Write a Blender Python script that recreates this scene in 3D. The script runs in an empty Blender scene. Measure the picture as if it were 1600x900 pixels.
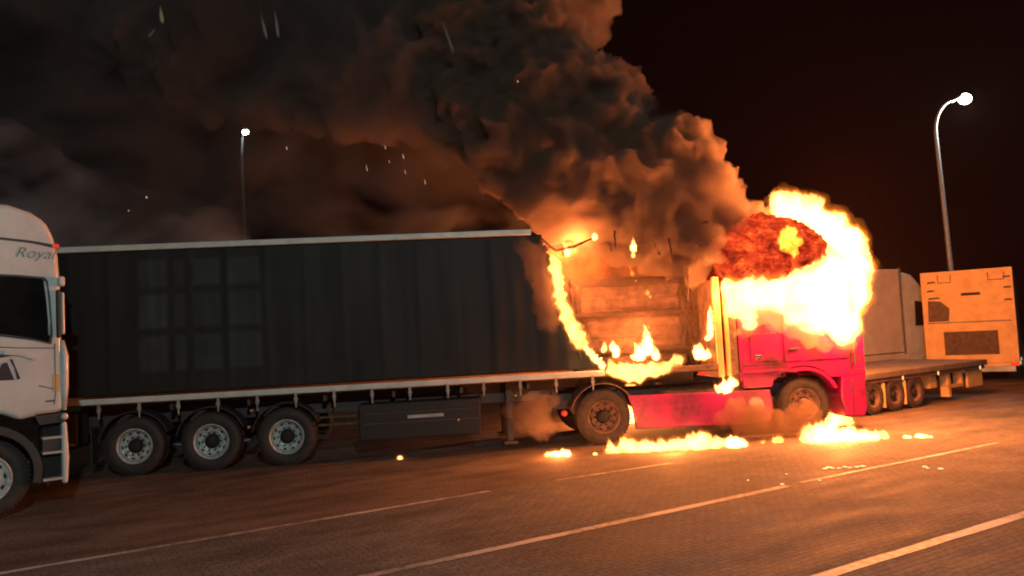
import bpy, bmesh, math, random
from math import radians, sin, cos, pi
from mathutils import Vector, Matrix, noise
random.seed(7)
C = bpy.context.scene.collection
S = bpy.context.scene

# ------------------------------------------------------------------ camera, world, exposure
FPX, HCAM = 1240.0, 2.1
PITCH, ROLL = radians(3.25), radians(2.95)
f0 = Vector((0, cos(PITCH), sin(PITCH)))
r0 = Vector((1, 0, 0))
u0 = Vector((0, -sin(PITCH), cos(PITCH)))
CR = r0 * cos(ROLL) - u0 * sin(ROLL)
CU = r0 * sin(ROLL) + u0 * cos(ROLL)
cam = bpy.data.cameras.new('camera')
cam.sensor_width = 36
cam.lens = 36 * FPX / 1600
cam.clip_start, cam.clip_end = 0.1, 2000
co = bpy.data.objects.new('camera', cam)
C.objects.link(co)
M = Matrix((CR, CU, -f0)).transposed().to_4x4()
M.translation = Vector((0, 0, HCAM))
co.matrix_world = M
S.camera = co

w = bpy.data.worlds.new('World'); S.world = w; w.use_nodes = True
bg = w.node_tree.nodes['Background']
bg.inputs[0].default_value = (1.0, 0.30, 0.30, 1)      # night sky, near-black dull red
bg.inputs[1].default_value = 0.0022
S.view_settings.view_transform = 'Standard'
S.view_settings.look = 'None'
S.view_settings.exposure = 0
S.view_settings.gamma = 1
S.cycles.volume_bounces = 1
S.cycles.max_bounces = 8
S.cycles.transparent_max_bounces = 16
S.cycles.volume_max_steps = 256
S.cycles.filter_width = 2.0
S.cycles.sample_clamp_indirect = 4
S.cycles.use_denoising = True

FIRE = (1.0, 0.25, 0.055)
def lamp(name, loc, energy, color, radius, parent):
    l = bpy.data.lights.new(name, 'POINT'); l.energy = energy; l.color = color; l.shadow_soft_size = radius
    o = bpy.data.objects.new(name, l); C.objects.link(o)
    o.location = loc
    if parent is not None:
        o.parent = parent; o.matrix_parent_inverse = parent.matrix_world.inverted()
    return o

# ------------------------------------------------------------------ placing helpers
def ray(x, y): return f0 * FPX + CR * (x - 800) + CU * (450 - y)
def atZ(x, y, z):
    d = ray(x, y); t = (z - HCAM) / d.z
    return Vector((0, 0, HCAM)) + d * t
def atY(x, y, Y):
    d = ray(x, y)
    return Vector((0, 0, HCAM)) + d * (Y / d.y)
T0 = Vector((-6.59, 13.65, 0)); TA = radians(5.53)
TU = Vector((cos(TA), sin(TA), 0)); TV = Vector((-sin(TA), cos(TA), 0))
def TP(u, v, z): return T0 + TU * u + TV * v + Vector((0, 0, z))
def atT(x, y, v=0.0):
    d = ray(x, y); o = Vector((0, 0, HCAM)); p0 = T0 + TV * v
    return o + d * (TV.dot(p0 - o) / TV.dot(d))
def UZ(x, y, v=0.0):
    p = atT(x, y, v) - T0
    return p.dot(TU), p.z

# ------------------------------------------------------------------ materials
def nt(name):
    m = bpy.data.materials.new(name); m.use_nodes = True
    return m, m.node_tree.nodes, m.node_tree.links
def pbr(name, c1, c2=None, rough=0.5, metal=0.0, scale=4.0, bump=0.0, bscale=None, rvar=0.15, contrast=(0.35, 0.65), coat=0.0, emis=None):
    m, N, L = nt(name)
    b = N['Principled BSDF']
    b.inputs['Metallic'].default_value = metal
    b.inputs['Coat Weight'].default_value = coat
    c2 = c2 or tuple(x * 0.6 for x in c1)
    tc = N.new('ShaderNodeTexCoord')
    n = N.new('ShaderNodeTexNoise'); n.inputs['Scale'].default_value = scale; n.inputs['Detail'].default_value = 6; n.inputs['Roughness'].default_value = 0.65
    L.new(tc.outputs['Object'], n.inputs['Vector'])
    r = N.new('ShaderNodeMapRange'); r.inputs[1].default_value, r.inputs[2].default_value = contrast
    L.new(n.outputs['Fac'], r.inputs[0])
    mx = N.new('ShaderNodeMix'); mx.data_type = 'RGBA'
    mx.inputs['A'].default_value = (*c1, 1); mx.inputs['B'].default_value = (*c2, 1)
    L.new(r.outputs[0], mx.inputs['Factor']); L.new(mx.outputs['Result'], b.inputs['Base Color'])
    rr = N.new('ShaderNodeMapRange'); rr.inputs[3].default_value = max(0.05, rough - rvar); rr.inputs[4].default_value = min(1, rough + rvar)
    L.new(n.outputs['Fac'], rr.inputs[0]); L.new(rr.outputs[0], b.inputs['Roughness'])
    if bump:
        n2 = N.new('ShaderNodeTexNoise'); n2.inputs['Scale'].default_value = bscale or scale * 5; n2.inputs['Detail'].default_value = 4
        L.new(tc.outputs['Object'], n2.inputs['Vector'])
        bp = N.new('ShaderNodeBump'); bp.inputs['Strength'].default_value = bump; bp.inputs['Distance'].default_value = 0.02
        L.new(n2.outputs['Fac'], bp.inputs['Height']); L.new(bp.outputs[0], b.inputs['Normal'])
    if emis:
        b.inputs['Emission Color'].default_value = (*emis[0], 1); b.inputs['Emission Strength'].default_value = emis[1]
    return m
def emit(name, col, s):
    m, N, L = nt(name); N.remove(N['Principled BSDF'])
    e = N.new('ShaderNodeEmission'); e.inputs[0].default_value = (*col, 1); e.inputs[1].default_value = s
    L.new(e.outputs[0], N['Material Output'].inputs['Surface']); return m
def vol_emit(name, col, s):
    m, N, L = nt(name); N.remove(N['Principled BSDF'])
    e = N.new('ShaderNodeEmission'); e.inputs[0].default_value = (*col, 1); e.inputs[1].default_value = s
    L.new(e.outputs[0], N['Material Output'].inputs['Volume']); return m
def vol_smoke(name, col, dens, g=0.0):
    m, N, L = nt(name); N.remove(N['Principled BSDF'])
    e = N.new('ShaderNodeVolumePrincipled')
    e.inputs['Color'].default_value = (*col, 1); e.inputs['Density'].default_value = dens; e.inputs['Anisotropy'].default_value = g
    L.new(e.outputs[0], N['Material Output'].inputs['Volume']); return m
def vol_cloud(name, col, dens, scale, lo, hi, step=0.35, stretch=(1, 1, 1), g=0.1, det=3, dist=0.4):
    """smoke whose density is broken up by noise in object space"""
    m, N, L = nt(name); N.remove(N['Principled BSDF'])
    e = N.new('ShaderNodeVolumePrincipled'); e.inputs['Color'].default_value = (*col, 1); e.inputs['Anisotropy'].default_value = g
    tc = N.new('ShaderNodeTexCoord'); mp = N.new('ShaderNodeMapping'); mp.inputs['Scale'].default_value = stretch
    L.new(tc.outputs['Object'], mp.inputs['Vector'])
    n = N.new('ShaderNodeTexNoise'); n.inputs['Scale'].default_value = scale; n.inputs['Detail'].default_value = det; n.inputs['Distortion'].default_value = dist
    L.new(mp.outputs[0], n.inputs['Vector'])
    r = N.new('ShaderNodeMapRange'); r.interpolation_type = 'SMOOTHSTEP'
    r.inputs[1].default_value, r.inputs[2].default_value = lo, hi; r.inputs[3].default_value = 0; r.inputs[4].default_value = dens
    L.new(n.outputs['Fac'], r.inputs[0]); L.new(r.outputs[0], e.inputs['Density'])
    L.new(e.outputs[0], N['Material Output'].inputs['Volume'])
    return m

MT = {
 'white_rail': pbr('pale_rail', (0.62, 0.68, 0.64), (0.4, 0.44, 0.42), 0.45, 0.0, 3, contrast=(0.4, 0.8)),
 'steel': pbr('dark_steel', (0.035, 0.034, 0.034), (0.06, 0.05, 0.045), 0.6, 0.0, 6, 0.3),
 'rust': pbr('scorched_steel', (0.20, 0.11, 0.07), (0.06, 0.04, 0.035), 0.8, 0.0, 7, 0.4),
 'rubber': pbr('tyre_rubber', (0.022, 0.021, 0.02), (0.04, 0.036, 0.032), 0.75, 0.0, 9, 0.25, 60),
 'dust_rubber': pbr('dusty_rubber', (0.055, 0.042, 0.034), (0.03, 0.025, 0.022), 0.85, 0.0, 9, 0.25, 60),
 'rim': pbr('wheel_steel', (0.62, 0.66, 0.64), (0.34, 0.35, 0.34), 0.5, 0.3, 12, 0.1),
 'hole': pbr('hub_dark', (0.012, 0.012, 0.012), None, 0.8),
 'plastic': pbr('black_plastic', (0.025, 0.025, 0.026), (0.045, 0.042, 0.04), 0.55, 0, 5, 0.1),
 'glass': pbr('dark_window_glass', (0.006, 0.007, 0.008), (0.01, 0.01, 0.01), 0.12, 0, 3, rvar=0.05),
 'white': pbr('white_cab_paint', (0.68, 0.71, 0.70), (0.52, 0.54, 0.53), 0.32, 0, 1.6, 0.02, 30, coat=0.4),
 'red': pbr('red_cab_paint', (0.30, 0.002, 0.11), (0.035, 0.006, 0.012), 0.45, 0, 1.7, 0.06, 14, coat=0.15, contrast=(0.45, 0.68)),
 'black_decal': pbr('black_decal', (0.05, 0.012, 0.015), None, 0.4),
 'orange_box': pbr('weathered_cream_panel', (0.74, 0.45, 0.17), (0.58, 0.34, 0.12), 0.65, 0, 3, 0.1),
 'grille_brown': pbr('rusty_grille', (0.14, 0.085, 0.05), (0.08, 0.05, 0.03), 0.8, 0, 8, 0.3),
 'cream': pbr('grey_cream_panel', (0.50, 0.46, 0.42), (0.38, 0.34, 0.30), 0.6, 0, 1.5, 0.05),
 'deck': pbr('worn_deck', (0.16, 0.12, 0.09), (0.09, 0.07, 0.055), 0.85, 0, 3, 0.3),
 'pale_cab': pbr('pale_cab_paint', (0.55, 0.58, 0.54), (0.42, 0.43, 0.40), 0.4, 0, 3),
 'grey_side': pbr('grey_green_side', (0.16, 0.18, 0.16), (0.11, 0.12, 0.11), 0.6, 0, 3),
 'wood': pbr('charred_wood', (0.17, 0.10, 0.065), (0.035, 0.024, 0.018), 0.85, 0, 5, 0.5, contrast=(0.3, 0.7)),
 'char': pbr('black_char', (0.02, 0.014, 0.012), (0.045, 0.028, 0.02), 0.9, 0, 9, 0.6),
 'tan': pbr('scorched_sheet', (0.34, 0.18, 0.10), (0.14, 0.075, 0.045), 0.9, 0, 2.2, 0.4),
 'galv': pbr('galvanised_pole', (0.5, 0.5, 0.48), (0.38, 0.38, 0.37), 0.45, 0.2, 8),
 'amber': pbr('amber_reflector', (0.8, 0.42, 0.08), None, 0.3, emis=((1, 0.8, 0.35), 0.8)),  # bright return of the reflectors painted in as emission
 'buckle': pbr('worn_buckle', (0.34, 0.36, 0.34), (0.2, 0.2, 0.19), 0.6),
 'toolbox': pbr('black_box', (0.012, 0.013, 0.013), (0.02, 0.02, 0.02), 0.7),
 'amber_dim': pbr('dull_reflector', (0.5, 0.33, 0.15), None, 0.4),
 'red_lamp': pbr('red_lamp_lens', (0.6, 0.03, 0.02), None, 0.3, emis=((1, 0.08, 0.04), 0.35)),
 'plate': pbr('pale_plate', (0.42, 0.46, 0.48), None, 0.5),
 'chrome': pbr('bright_metal', (0.6, 0.6, 0.6), None, 0.25, 1.0),
 'lamp_glow': emit('lamp_glow', (0.86, 1.0, 0.93), 60),
 'lamp_far': emit('far_lamp_glow', (0.9, 1.0, 0.85), 40),
}

# ------------------------------------------------------------------ mesh helpers
def link(name, bm, mats, parent=None, smooth=False, bevel=0, seg=2, subsurf=0):
    me = bpy.data.meshes.new(name)
    bmesh.ops.recalc_face_normals(bm, faces=bm.faces[:])
    if smooth:
        for f in bm.faces: f.smooth = True
    bm.to_mesh(me); bm.free()
    for m in (mats if isinstance(mats, (list, tuple)) else [mats]): me.materials.append(MT[m] if isinstance(m, str) else m)
    o = bpy.data.objects.new(name, me); C.objects.link(o)
    if parent is not None: o.parent = parent
    if bevel:
        b = o.modifiers.new('bevel', 'BEVEL'); b.width = bevel; b.segments = seg; b.limit_method = 'ANGLE'; b.angle_limit = radians(28)
        for p in me.polygons: p.use_smooth = True
        wn = o.modifiers.new('wn', 'WEIGHTED_NORMAL')
    return o
def empty(name, loc, rz=0, label=None, cat=None, group=None):
    o = bpy.data.objects.new(name, None); C.objects.link(o)
    o.location = loc; o.rotation_euler = (0, 0, rz)
    o.empty_display_size = 0.2
    if label: tag(o, label, cat, group)
    bpy.context.view_layer.update()
    return o
def tag(o, label=None, cat=None, group=None, kind=None):
    if label: o['label'] = label
    if cat: o['category'] = cat
    if group: o['group'] = group
    if kind: o['kind'] = kind
    return o
def box(bm, a, b, mi=0):
    x0, y0, z0 = a; x1, y1, z1 = b
    vs = [bm.verts.new(p) for p in ((x0,y0,z0),(x1,y0,z0),(x1,y1,z0),(x0,y1,z0),(x0,y0,z1),(x1,y0,z1),(x1,y1,z1),(x0,y1,z1))]
    for q in ((0,3,2,1),(4,5,6,7),(0,1,5,4),(1,2,6,5),(2,3,7,6),(3,0,4,7)):
        f = bm.faces.new([vs[i] for i in q]); f.material_index = mi
    return bm
def B(*boxes):
    bm = bmesh.new()
    for b in boxes: box(bm, *b)
    return bm
def tube(bm, pts, r, n=8, mi=0, cap=True):
    pts = [Vector(p) for p in pts]
    rs = r if isinstance(r, (list, tuple)) else [r] * len(pts)
    rings = []
    for i, p in enumerate(pts):
        t = (pts[min(i + 1, len(pts) - 1)] - pts[max(i - 1, 0)]).normalized()
        if i == 0:
            a = t.cross(Vector((0, 0, 1)))
            if a.length < 0.05: a = t.cross(Vector((1, 0, 0)))
        else:
            a = a - t*a.dot(t)                           # carried along, so the ring never twists
        a.normalize(); b = t.cross(a)
        rings.append([bm.verts.new(p + (a * cos(2*pi*k/n) + b * sin(2*pi*k/n)) * rs[i]) for k in range(n)])
    for i in range(len(rings) - 1):
        for k in range(n):
            f = bm.faces.new((rings[i][k], rings[i][(k+1)%n], rings[i+1][(k+1)%n], rings[i+1][k])); f.material_index = mi; f.smooth = True
    if cap:
        for rg in (rings[0], rings[-1]):
            f = bm.faces.new(rg); f.material_index = mi
    return bm
def prism(bm, poly, y0, y1, mi=0):
    """poly in (x,z) extruded along y"""
    a = [bm.verts.new((x, y0, z)) for x, z in poly]; b = [bm.verts.new((x, y1, z)) for x, z in poly]
    for q in (a, b[::-1]):
        f = bm.faces.new(q); f.material_index = mi
    n = len(poly)
    for i in range(n):
        f = bm.faces.new((a[i], a[(i+1)%n], b[(i+1)%n], b[i])); f.material_index = mi
    return bm
def lathe_y(bm, prof, cx, cz, n=40, mi=0, y=0):
    """prof: list of (radius, y) revolved about the y axis"""
    rings = []
    for r, yy in prof:
        rings.append([bm.verts.new((cx + r*cos(2*pi*k/n), y + yy, cz + r*sin(2*pi*k/n))) for k in range(n)] if r > 1e-5 else [bm.verts.new((cx, y+yy, cz))])
    for i in range(len(rings) - 1):
        A_, B_ = rings[i], rings[i+1]
        for k in range(n):
            if len(A_) == 1 and len(B_) == 1: continue
            if len(A_) == 1: q = (A_[0], B_[(k+1)%n], B_[k])
            elif len(B_) == 1: q = (A_[k], A_[(k+1)%n], B_[0])
            else: q = (A_[k], A_[(k+1)%n], B_[(k+1)%n], B_[k])
            f = bm.faces.new(q); f.material_index = mi; f.smooth = True
    return bm
def arc(cx, cz, r, a0, a1, n=10):
    return [(cx + r*cos(radians(a0 + (a1-a0)*i/n)), cz + r*sin(radians(a0 + (a1-a0)*i/n))) for i in range(n+1)]

def wheel(parent, x, y, R=0.5, W=0.3, side=-1, tyre='rubber', rimm='rim', front=False, group=None):
    """side=-1: outer face looks to -y. wheel > rim, hub"""
    def yy(t): return t * -side if False else (t if side < 0 else -t)
    bm = bmesh.new()
    prof = [(R*0.60, 0.02), (R*0.66, 0.0), (R*0.80, -0.012), (R*0.93, 0.005), (R*0.985, 0.035), (R, 0.06)]
    g = 5
    for i in range(g):                                   # circumferential tread grooves
        a = 0.06 + (W-0.12) * i / g; b = 0.06 + (W-0.12) * (i+1) / g
        prof += [(R, a + 0.004), (R, b - 0.012), (R*0.965, b - 0.010), (R*0.965, b - 0.002)]
    prof += [(R, W-0.06), (R*0.985, W-0.035), (R*0.93, W-0.005), (R*0.8, W), (R*0.6, W-0.02)]
    lathe_y(bm, [(r, yy(t)) for r, t in prof], x, R, 56, 0, y)
    for k in range(56):                                  # shoulder blocks
        a = 2*pi*k/56
        c, s_ = cos(a), sin(a)
        p = Vector((x + R*0.975*c, y + yy(0.03), R + R*0.975*s_))
        t = Vector((-s_, 0, c)) * 0.013; rr = Vector((c, 0, s_)) * 0.012; d = Vector((0, yy(0.03) , 0))
        vs = [bm.verts.new(p + t*i + rr*j + d*k2) for i in (-1, 1) for j in (-1, 1) for k2 in (-0.8, 1)]
        for q in ((0,1,3,2),(4,6,7,5),(0,4,5,1),(2,3,7,6),(0,2,6,4),(1,5,7,3)): bm.faces.new([vs[i] for i in q])
    wo = link('wheel', bm, tyre, parent)
    bm = bmesh.new()
    q = R / 0.5
    deep = 0.03 if front else 0.09
    lathe_y(bm, [(r*q, yy(t)) for r, t in [(0.30, 0.03), (0.305, 0.012), (0.29, 0.006), (0.275, 0.02), (0.262, 0.05), (0.25, deep), (0.2, deep + 0.012), (0.13, deep - 0.012), (0.125, deep+0.05), (0.0, deep+0.05)]], x, R, 40, 0, y)
    for k in range(10):                                  # hand holes
        a = 2*pi*k/10 + 0.1
        px, pz = x + 0.222*q*cos(a), R + 0.222*q*sin(a)
        ring = []
        for j in range(12):
            b = 2*pi*j/12
            e1 = Vector((cos(a), 0, sin(a))) * 0.017*q*cos(b); e2 = Vector((-sin(a), 0, cos(a))) * 0.034*q*sin(b)
            ring.append(bm.verts.new(Vector((px, y + yy(deep - 0.002), pz)) + e1 + e2))
        f = bm.faces.new(ring); f.material_index = 1
    rim = link('rim', bm, [rimm, 'hole'], wo)
    bm = bmesh.new()
    lathe_y(bm, [(r*q, yy(t)) for r, t in [(0.125, deep+0.02), (0.115, deep-0.05), (0.09, deep-0.075), (0.05, deep-0.085), (0, deep-0.085)]], x, R, 24, 0, y)
    for k in range(10):
        a = 2*pi*k/10
        lathe_y(bm, [(r*q, yy(t)) for r, t in [(0.016, deep+0.01), (0.016, deep-0.035), (0.0, deep-0.04)]], x + 0.155*q*cos(a), R + 0.155*q*sin(a), 6, 0, y)
    link('hub', bm, 'hole' if not front else rimm, wo)
    return wo

# ------------------------------------------------------------------ ground
def ground_mat(name, c1, c2, paver):
    m, N, L = nt(name); b = N['Principled BSDF']
    g = N.new('ShaderNodeTexCoord')
    mp = N.new('ShaderNodeMapping'); mp.inputs['Rotation'].default_value = (0, 0, -radians(31))
    L.new(g.outputs['Object'], mp.inputs['Vector'])
    n1 = N.new('ShaderNodeTexNoise'); n1.inputs['Scale'].default_value = 0.55; n1.inputs['Detail'].default_value = 8; n1.inputs['Roughness'].default_value = 0.7
    st = N.new('ShaderNodeMapping'); st.inputs['Scale'].default_value = (0.45, 1.5, 1); L.new(mp.outputs[0], st.inputs['Vector'])
    n2 = N.new('ShaderNodeTexNoise'); n2.inputs['Scale'].default_value = 1.6; n2.inputs['Detail'].default_value = 6
    n3 = N.new('ShaderNodeTexNoise'); n3.inputs['Scale'].default_value = 26; n3.inputs['Detail'].default_value = 3
    L.new(mp.outputs[0], n1.inputs['Vector']); L.new(st.outputs[0], n2.inputs['Vector']); L.new(mp.outputs[0], n3.inputs['Vector'])
    a1 = N.new('ShaderNodeMath'); a1.operation = 'ADD'; L.new(n1.outputs['Fac'], a1.inputs[0]); L.new(n2.outputs['Fac'], a1.inputs[1])
    a2 = N.new('ShaderNodeMath'); a2.operation = 'MULTIPLY_ADD'; L.new(n3.outputs['Fac'], a2.inputs[0]); a2.inputs[1].default_value = 0.9; L.new(a1.outputs[0], a2.inputs[2])
    r = N.new('ShaderNodeMapRange'); r.inputs[1].default_value = 1.15; r.inputs[2].default_value = 1.72; L.new(a2.outputs[0], r.inputs[0])
    mx = N.new('ShaderNodeMix'); mx.data_type = 'RGBA'; mx.inputs['A'].default_value = (*c1, 1); mx.inputs['B'].default_value = (*c2, 1)
    L.new(r.outputs[0], mx.inputs['Factor'])
    col = mx.outputs['Result']; hgt = a2.outputs[0]
    if paver:
        bk = N.new('ShaderNodeTexBrick'); bk.inputs['Scale'].default_value = 5.6
        bk.inputs['Color1'].default_value = (1, 1, 1, 1); bk.inputs['Color2'].default_value = (0.62, 0.62, 0.62, 1); bk.inputs['Mortar'].default_value = (0.25, 0.25, 0.25, 1)
        bk.inputs['Mortar Size'].default_value = 0.045; bk.inputs['Mortar Smooth'].default_value = 0.6; bk.inputs['Brick Width'].default_value = 0.9; bk.inputs['Row Height'].default_value = 0.45
        L.new(mp.outputs[0], bk.inputs['Vector'])
        mm = N.new('ShaderNodeMix'); mm.data_type = 'RGBA'; mm.blend_type = 'MULTIPLY'; mm.inputs['Factor'].default_value = 0.6
        L.new(col, mm.inputs['A']); L.new(bk.outputs['Color'], mm.inputs['B']); col = mm.outputs['Result']
        sb = N.new('ShaderNodeMath'); sb.operation = 'MULTIPLY_ADD'; L.new(bk.outputs['Fac'], sb.inputs[0]); sb.inputs[1].default_value = -0.5; L.new(a2.outputs[0], sb.inputs[2]); hgt = sb.outputs[0]
    L.new(col, b.inputs['Base Color'])
    rr = N.new('ShaderNodeMapRange'); rr.inputs[1].default_value = 0.35; rr.inputs[2].default_value = 0.65; rr.inputs[3].default_value = 0.74; rr.inputs[4].default_value = 0.95; b.inputs['Specular IOR Level'].default_value = 0.25
    L.new(n2.outputs['Fac'], rr.inputs[0]); L.new(rr.outputs[0], b.inputs['Roughness'])
    bp = N.new('ShaderNodeBump'); bp.inputs['Strength'].default_value = 0.8; bp.inputs['Distance'].default_value = 0.012
    L.new(hgt, bp.inputs['Height']); L.new(bp.outputs[0], b.inputs['Normal'])
    return m
GM = ground_mat('dusty_asphalt', (0.05, 0.037, 0.031), (0.18, 0.138, 0.115), False)
PM = ground_mat('block_paving', (0.07, 0.062, 0.057), (0.20, 0.18, 0.162), True)
def sheet(name, pts, z, m):
    bm = bmesh.new(); bm.faces.new([bm.verts.new((p[0], p[1], z)) for p in pts])
    return tag(link(name, bm, m), kind='structure')
sheet('ground', [(-400, -60), (400, -60), (400, 500), (-400, 500)], 0, GM)
# block paving on the near side of the first painted line
A1 = atZ(0, 897, 0); A2 = atZ(765, 768, 0); dl = (A2 - A1).normalized(); nl = Vector((dl.y, -dl.x, 0))
sheet('pavement', [A1 - dl*30, A1 - dl*30 + nl*40, A1 + dl*80 + nl*40, A1 + dl*80], 0.004, PM)
def paint_mat():
    m, N, L = nt('worn_road_paint'); b = N['Principled BSDF']; b.inputs['Roughness'].default_value = 0.6
    tc = N.new('ShaderNodeTexCoord'); n = N.new('ShaderNodeTexNoise'); n.inputs['Scale'].default_value = 9; n.inputs['Detail'].default_value = 8; n.inputs['Roughness'].default_value = 0.75
    n2 = N.new('ShaderNodeTexNoise'); n2.inputs['Scale'].default_value = 0.7
    L.new(tc.outputs['Object'], n.inputs['Vector']); L.new(tc.outputs['Object'], n2.inputs['Vector'])
    a = N.new('ShaderNodeMath'); a.operation = 'ADD'; L.new(n.outputs['Fac'], a.inputs[0]); L.new(n2.outputs['Fac'], a.inputs[1])
    r = N.new('ShaderNodeMapRange'); r.inputs[1].default_value = 0.86; r.inputs[2].default_value = 1.18; L.new(a.outputs[0], r.inputs[0])
    mx = N.new('ShaderNodeMix'); mx.data_type = 'RGBA'; mx.inputs['A'].default_value = (0.52, 0.49, 0.46, 1); mx.inputs['B'].default_value = (0.12, 0.105, 0.093, 1)
    L.new(r.outputs[0], mx.inputs['Factor']); L.new(mx.outputs['Result'], b.inputs['Base Color']); return m
PAINT = paint_mat()
def pline(px0, px1, width, z, ext0=0, ext1=0):
    a, b = atZ(*px0, 0), atZ(*px1, 0); d = (b - a).normalized(); a = a - d*ext0; b = b + d*ext1
    n = Vector((-d.y, d.x, 0)); k = 60; L_, R_ = [], []
    for i in range(k+1):
        p = a.lerp(b, i/k); s = width/2
        L_.append(p + n*(s + 0.012*noise.noise(p*3))); R_.append(p - n*(s + 0.012*noise.noise(p*3 + Vector((9,9,9)))))
    bm = bmesh.new()
    for i in range(k):
        bm.faces.new([bm.verts.new((q.x, q.y, z)) for q in (L_[i], L_[i+1], R_[i+1], R_[i])])
    o = link('road_marking', bm, PAINT); return tag(o, kind='structure')
pline((0, 897), (765, 768), 0.10, 0.008, 3, 0)
pline((870, 751), (1050, 724), 0.07, 0.008)
pline((580, 900), (1230, 760), 0.12, 0.008, 3, 0)
pline((1250, 755), (1560, 692), 0.07, 0.008)
pline((1290, 900), (1600, 805), 0.13, 0.008, 3, 14)

# ------------------------------------------------------------------ curtain trailer
tr = empty('curtain_trailer', T0, TA, 'long dark curtain-sided semi-trailer burning at its front end', 'trailer')
UR, UF, ZB, ZT, WID = -1.35, 10.40, 1.38, 3.86, 2.5
hole = [(6.9, 4.3)] + [UZ(*q) for q in [(838, 356), (856, 392), (862, 430), (876, 490), (900, 538), (928, 562), (950, 592), (1000, 640)]] + [(10.8, 0.5), (10.8, 4.3)]
def inside(p, poly):
    x, y = p; c = False; j = len(poly) - 1
    for i in range(len(poly)):
        if (poly[i][1] > y) != (poly[j][1] > y) and x < (poly[j][0]-poly[i][0])*(y-poly[i][1])/(poly[j][1]-poly[i][1]) + poly[i][0]: c = not c
        j = i
    return c
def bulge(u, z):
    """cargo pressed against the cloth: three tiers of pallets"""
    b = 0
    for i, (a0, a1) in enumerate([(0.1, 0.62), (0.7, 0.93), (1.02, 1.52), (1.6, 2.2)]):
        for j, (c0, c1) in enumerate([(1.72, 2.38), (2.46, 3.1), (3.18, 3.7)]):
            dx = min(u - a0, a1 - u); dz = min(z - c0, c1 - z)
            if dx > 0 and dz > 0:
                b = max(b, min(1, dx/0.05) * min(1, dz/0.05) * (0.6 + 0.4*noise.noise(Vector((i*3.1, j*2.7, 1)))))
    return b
def curtain(vside, holed, m, name, relief=True):
    bm = bmesh.new(); nu, nz = 300, 64; sheen_patch = bm.verts.layers.float.new('sheen_patch')
    V = [[None]*(nz+1) for _ in range(nu+1)]
    for i in range(nu+1):
        for j in range(nz+1):
            u = UR + 0.04 + (UF - UR - 0.08)*i/nu; z = ZB + (ZT-ZB)*j/nz
            t = max(0, (u - 4.6)/3)
            env = sin(pi*j/nz)**0.4
            fold = 0.018*t*env*(sin(u*7.2 + 0.3*sin(z*2))**3 + 0.5*sin(u*15+1)) if relief else 0.02*env*sin(u*9)
            wr = 0.010*noise.noise(Vector((u*1.3, z*1.7, 3))) + 0.004*noise.noise(Vector((u*6, z*1.2, 8))) + 0.012*noise.noise(Vector((u*2.5, z*0.4, 5)))
            b = bulge(u, z) if relief else 0
            vv = -(0.016*b) - wr - fold
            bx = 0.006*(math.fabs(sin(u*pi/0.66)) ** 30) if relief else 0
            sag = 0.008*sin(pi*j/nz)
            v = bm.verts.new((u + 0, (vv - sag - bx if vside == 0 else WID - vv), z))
            v[sheen_patch] = b
            V[i][j] = v
    for i in range(nu):
        for j in range(nz):
            c = V[i][j].co
            if holed:
                k = 0.10*noise.noise(Vector((c.x*5, c.z*5, 0))) + 0.05*noise.noise(Vector((c.x*17, c.z*17, 4)))
                if inside((c.x + k, c.z + k), hole): continue
            bm.faces.new((V[i][j], V[i+1][j], V[i+1][j+1], V[i][j+1]))
    bmesh.ops.delete(bm, geom=[v for v in bm.verts if not v.link_faces], context='VERTS')
    o = link(name, bm, m, tr, smooth=True)
    so = o.modifiers.new('solid', 'SOLIDIFY'); so.thickness = 0.004
    return o
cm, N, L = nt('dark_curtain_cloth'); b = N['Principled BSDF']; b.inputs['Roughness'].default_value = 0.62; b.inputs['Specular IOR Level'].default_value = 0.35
at = N.new('ShaderNodeAttribute'); at.attribute_name = 'sheen_patch'  # reflected sheen painted as paler cloth colour over the bulges
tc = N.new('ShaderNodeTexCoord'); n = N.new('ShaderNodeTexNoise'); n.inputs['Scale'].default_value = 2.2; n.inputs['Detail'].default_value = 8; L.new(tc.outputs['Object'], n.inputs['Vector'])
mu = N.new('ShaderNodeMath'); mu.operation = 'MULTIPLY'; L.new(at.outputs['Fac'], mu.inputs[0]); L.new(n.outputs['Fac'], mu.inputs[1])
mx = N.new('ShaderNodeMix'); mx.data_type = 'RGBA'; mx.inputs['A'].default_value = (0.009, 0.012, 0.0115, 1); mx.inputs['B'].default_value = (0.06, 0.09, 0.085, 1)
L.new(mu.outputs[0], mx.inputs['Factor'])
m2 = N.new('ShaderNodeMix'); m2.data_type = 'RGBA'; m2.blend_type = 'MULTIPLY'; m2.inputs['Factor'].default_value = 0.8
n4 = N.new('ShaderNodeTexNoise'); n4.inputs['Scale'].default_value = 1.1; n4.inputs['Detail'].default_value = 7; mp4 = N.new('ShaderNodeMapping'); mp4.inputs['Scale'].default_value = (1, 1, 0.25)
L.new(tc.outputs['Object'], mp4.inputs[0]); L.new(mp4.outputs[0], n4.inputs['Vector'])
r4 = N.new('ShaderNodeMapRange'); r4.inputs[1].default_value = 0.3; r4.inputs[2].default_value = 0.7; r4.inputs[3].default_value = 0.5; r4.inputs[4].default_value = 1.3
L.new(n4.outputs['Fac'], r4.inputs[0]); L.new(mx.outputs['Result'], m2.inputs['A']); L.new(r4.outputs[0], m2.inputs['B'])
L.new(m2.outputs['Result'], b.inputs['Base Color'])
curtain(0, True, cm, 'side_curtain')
curtain(1, False, 'tan', 'far_curtain', False)
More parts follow.
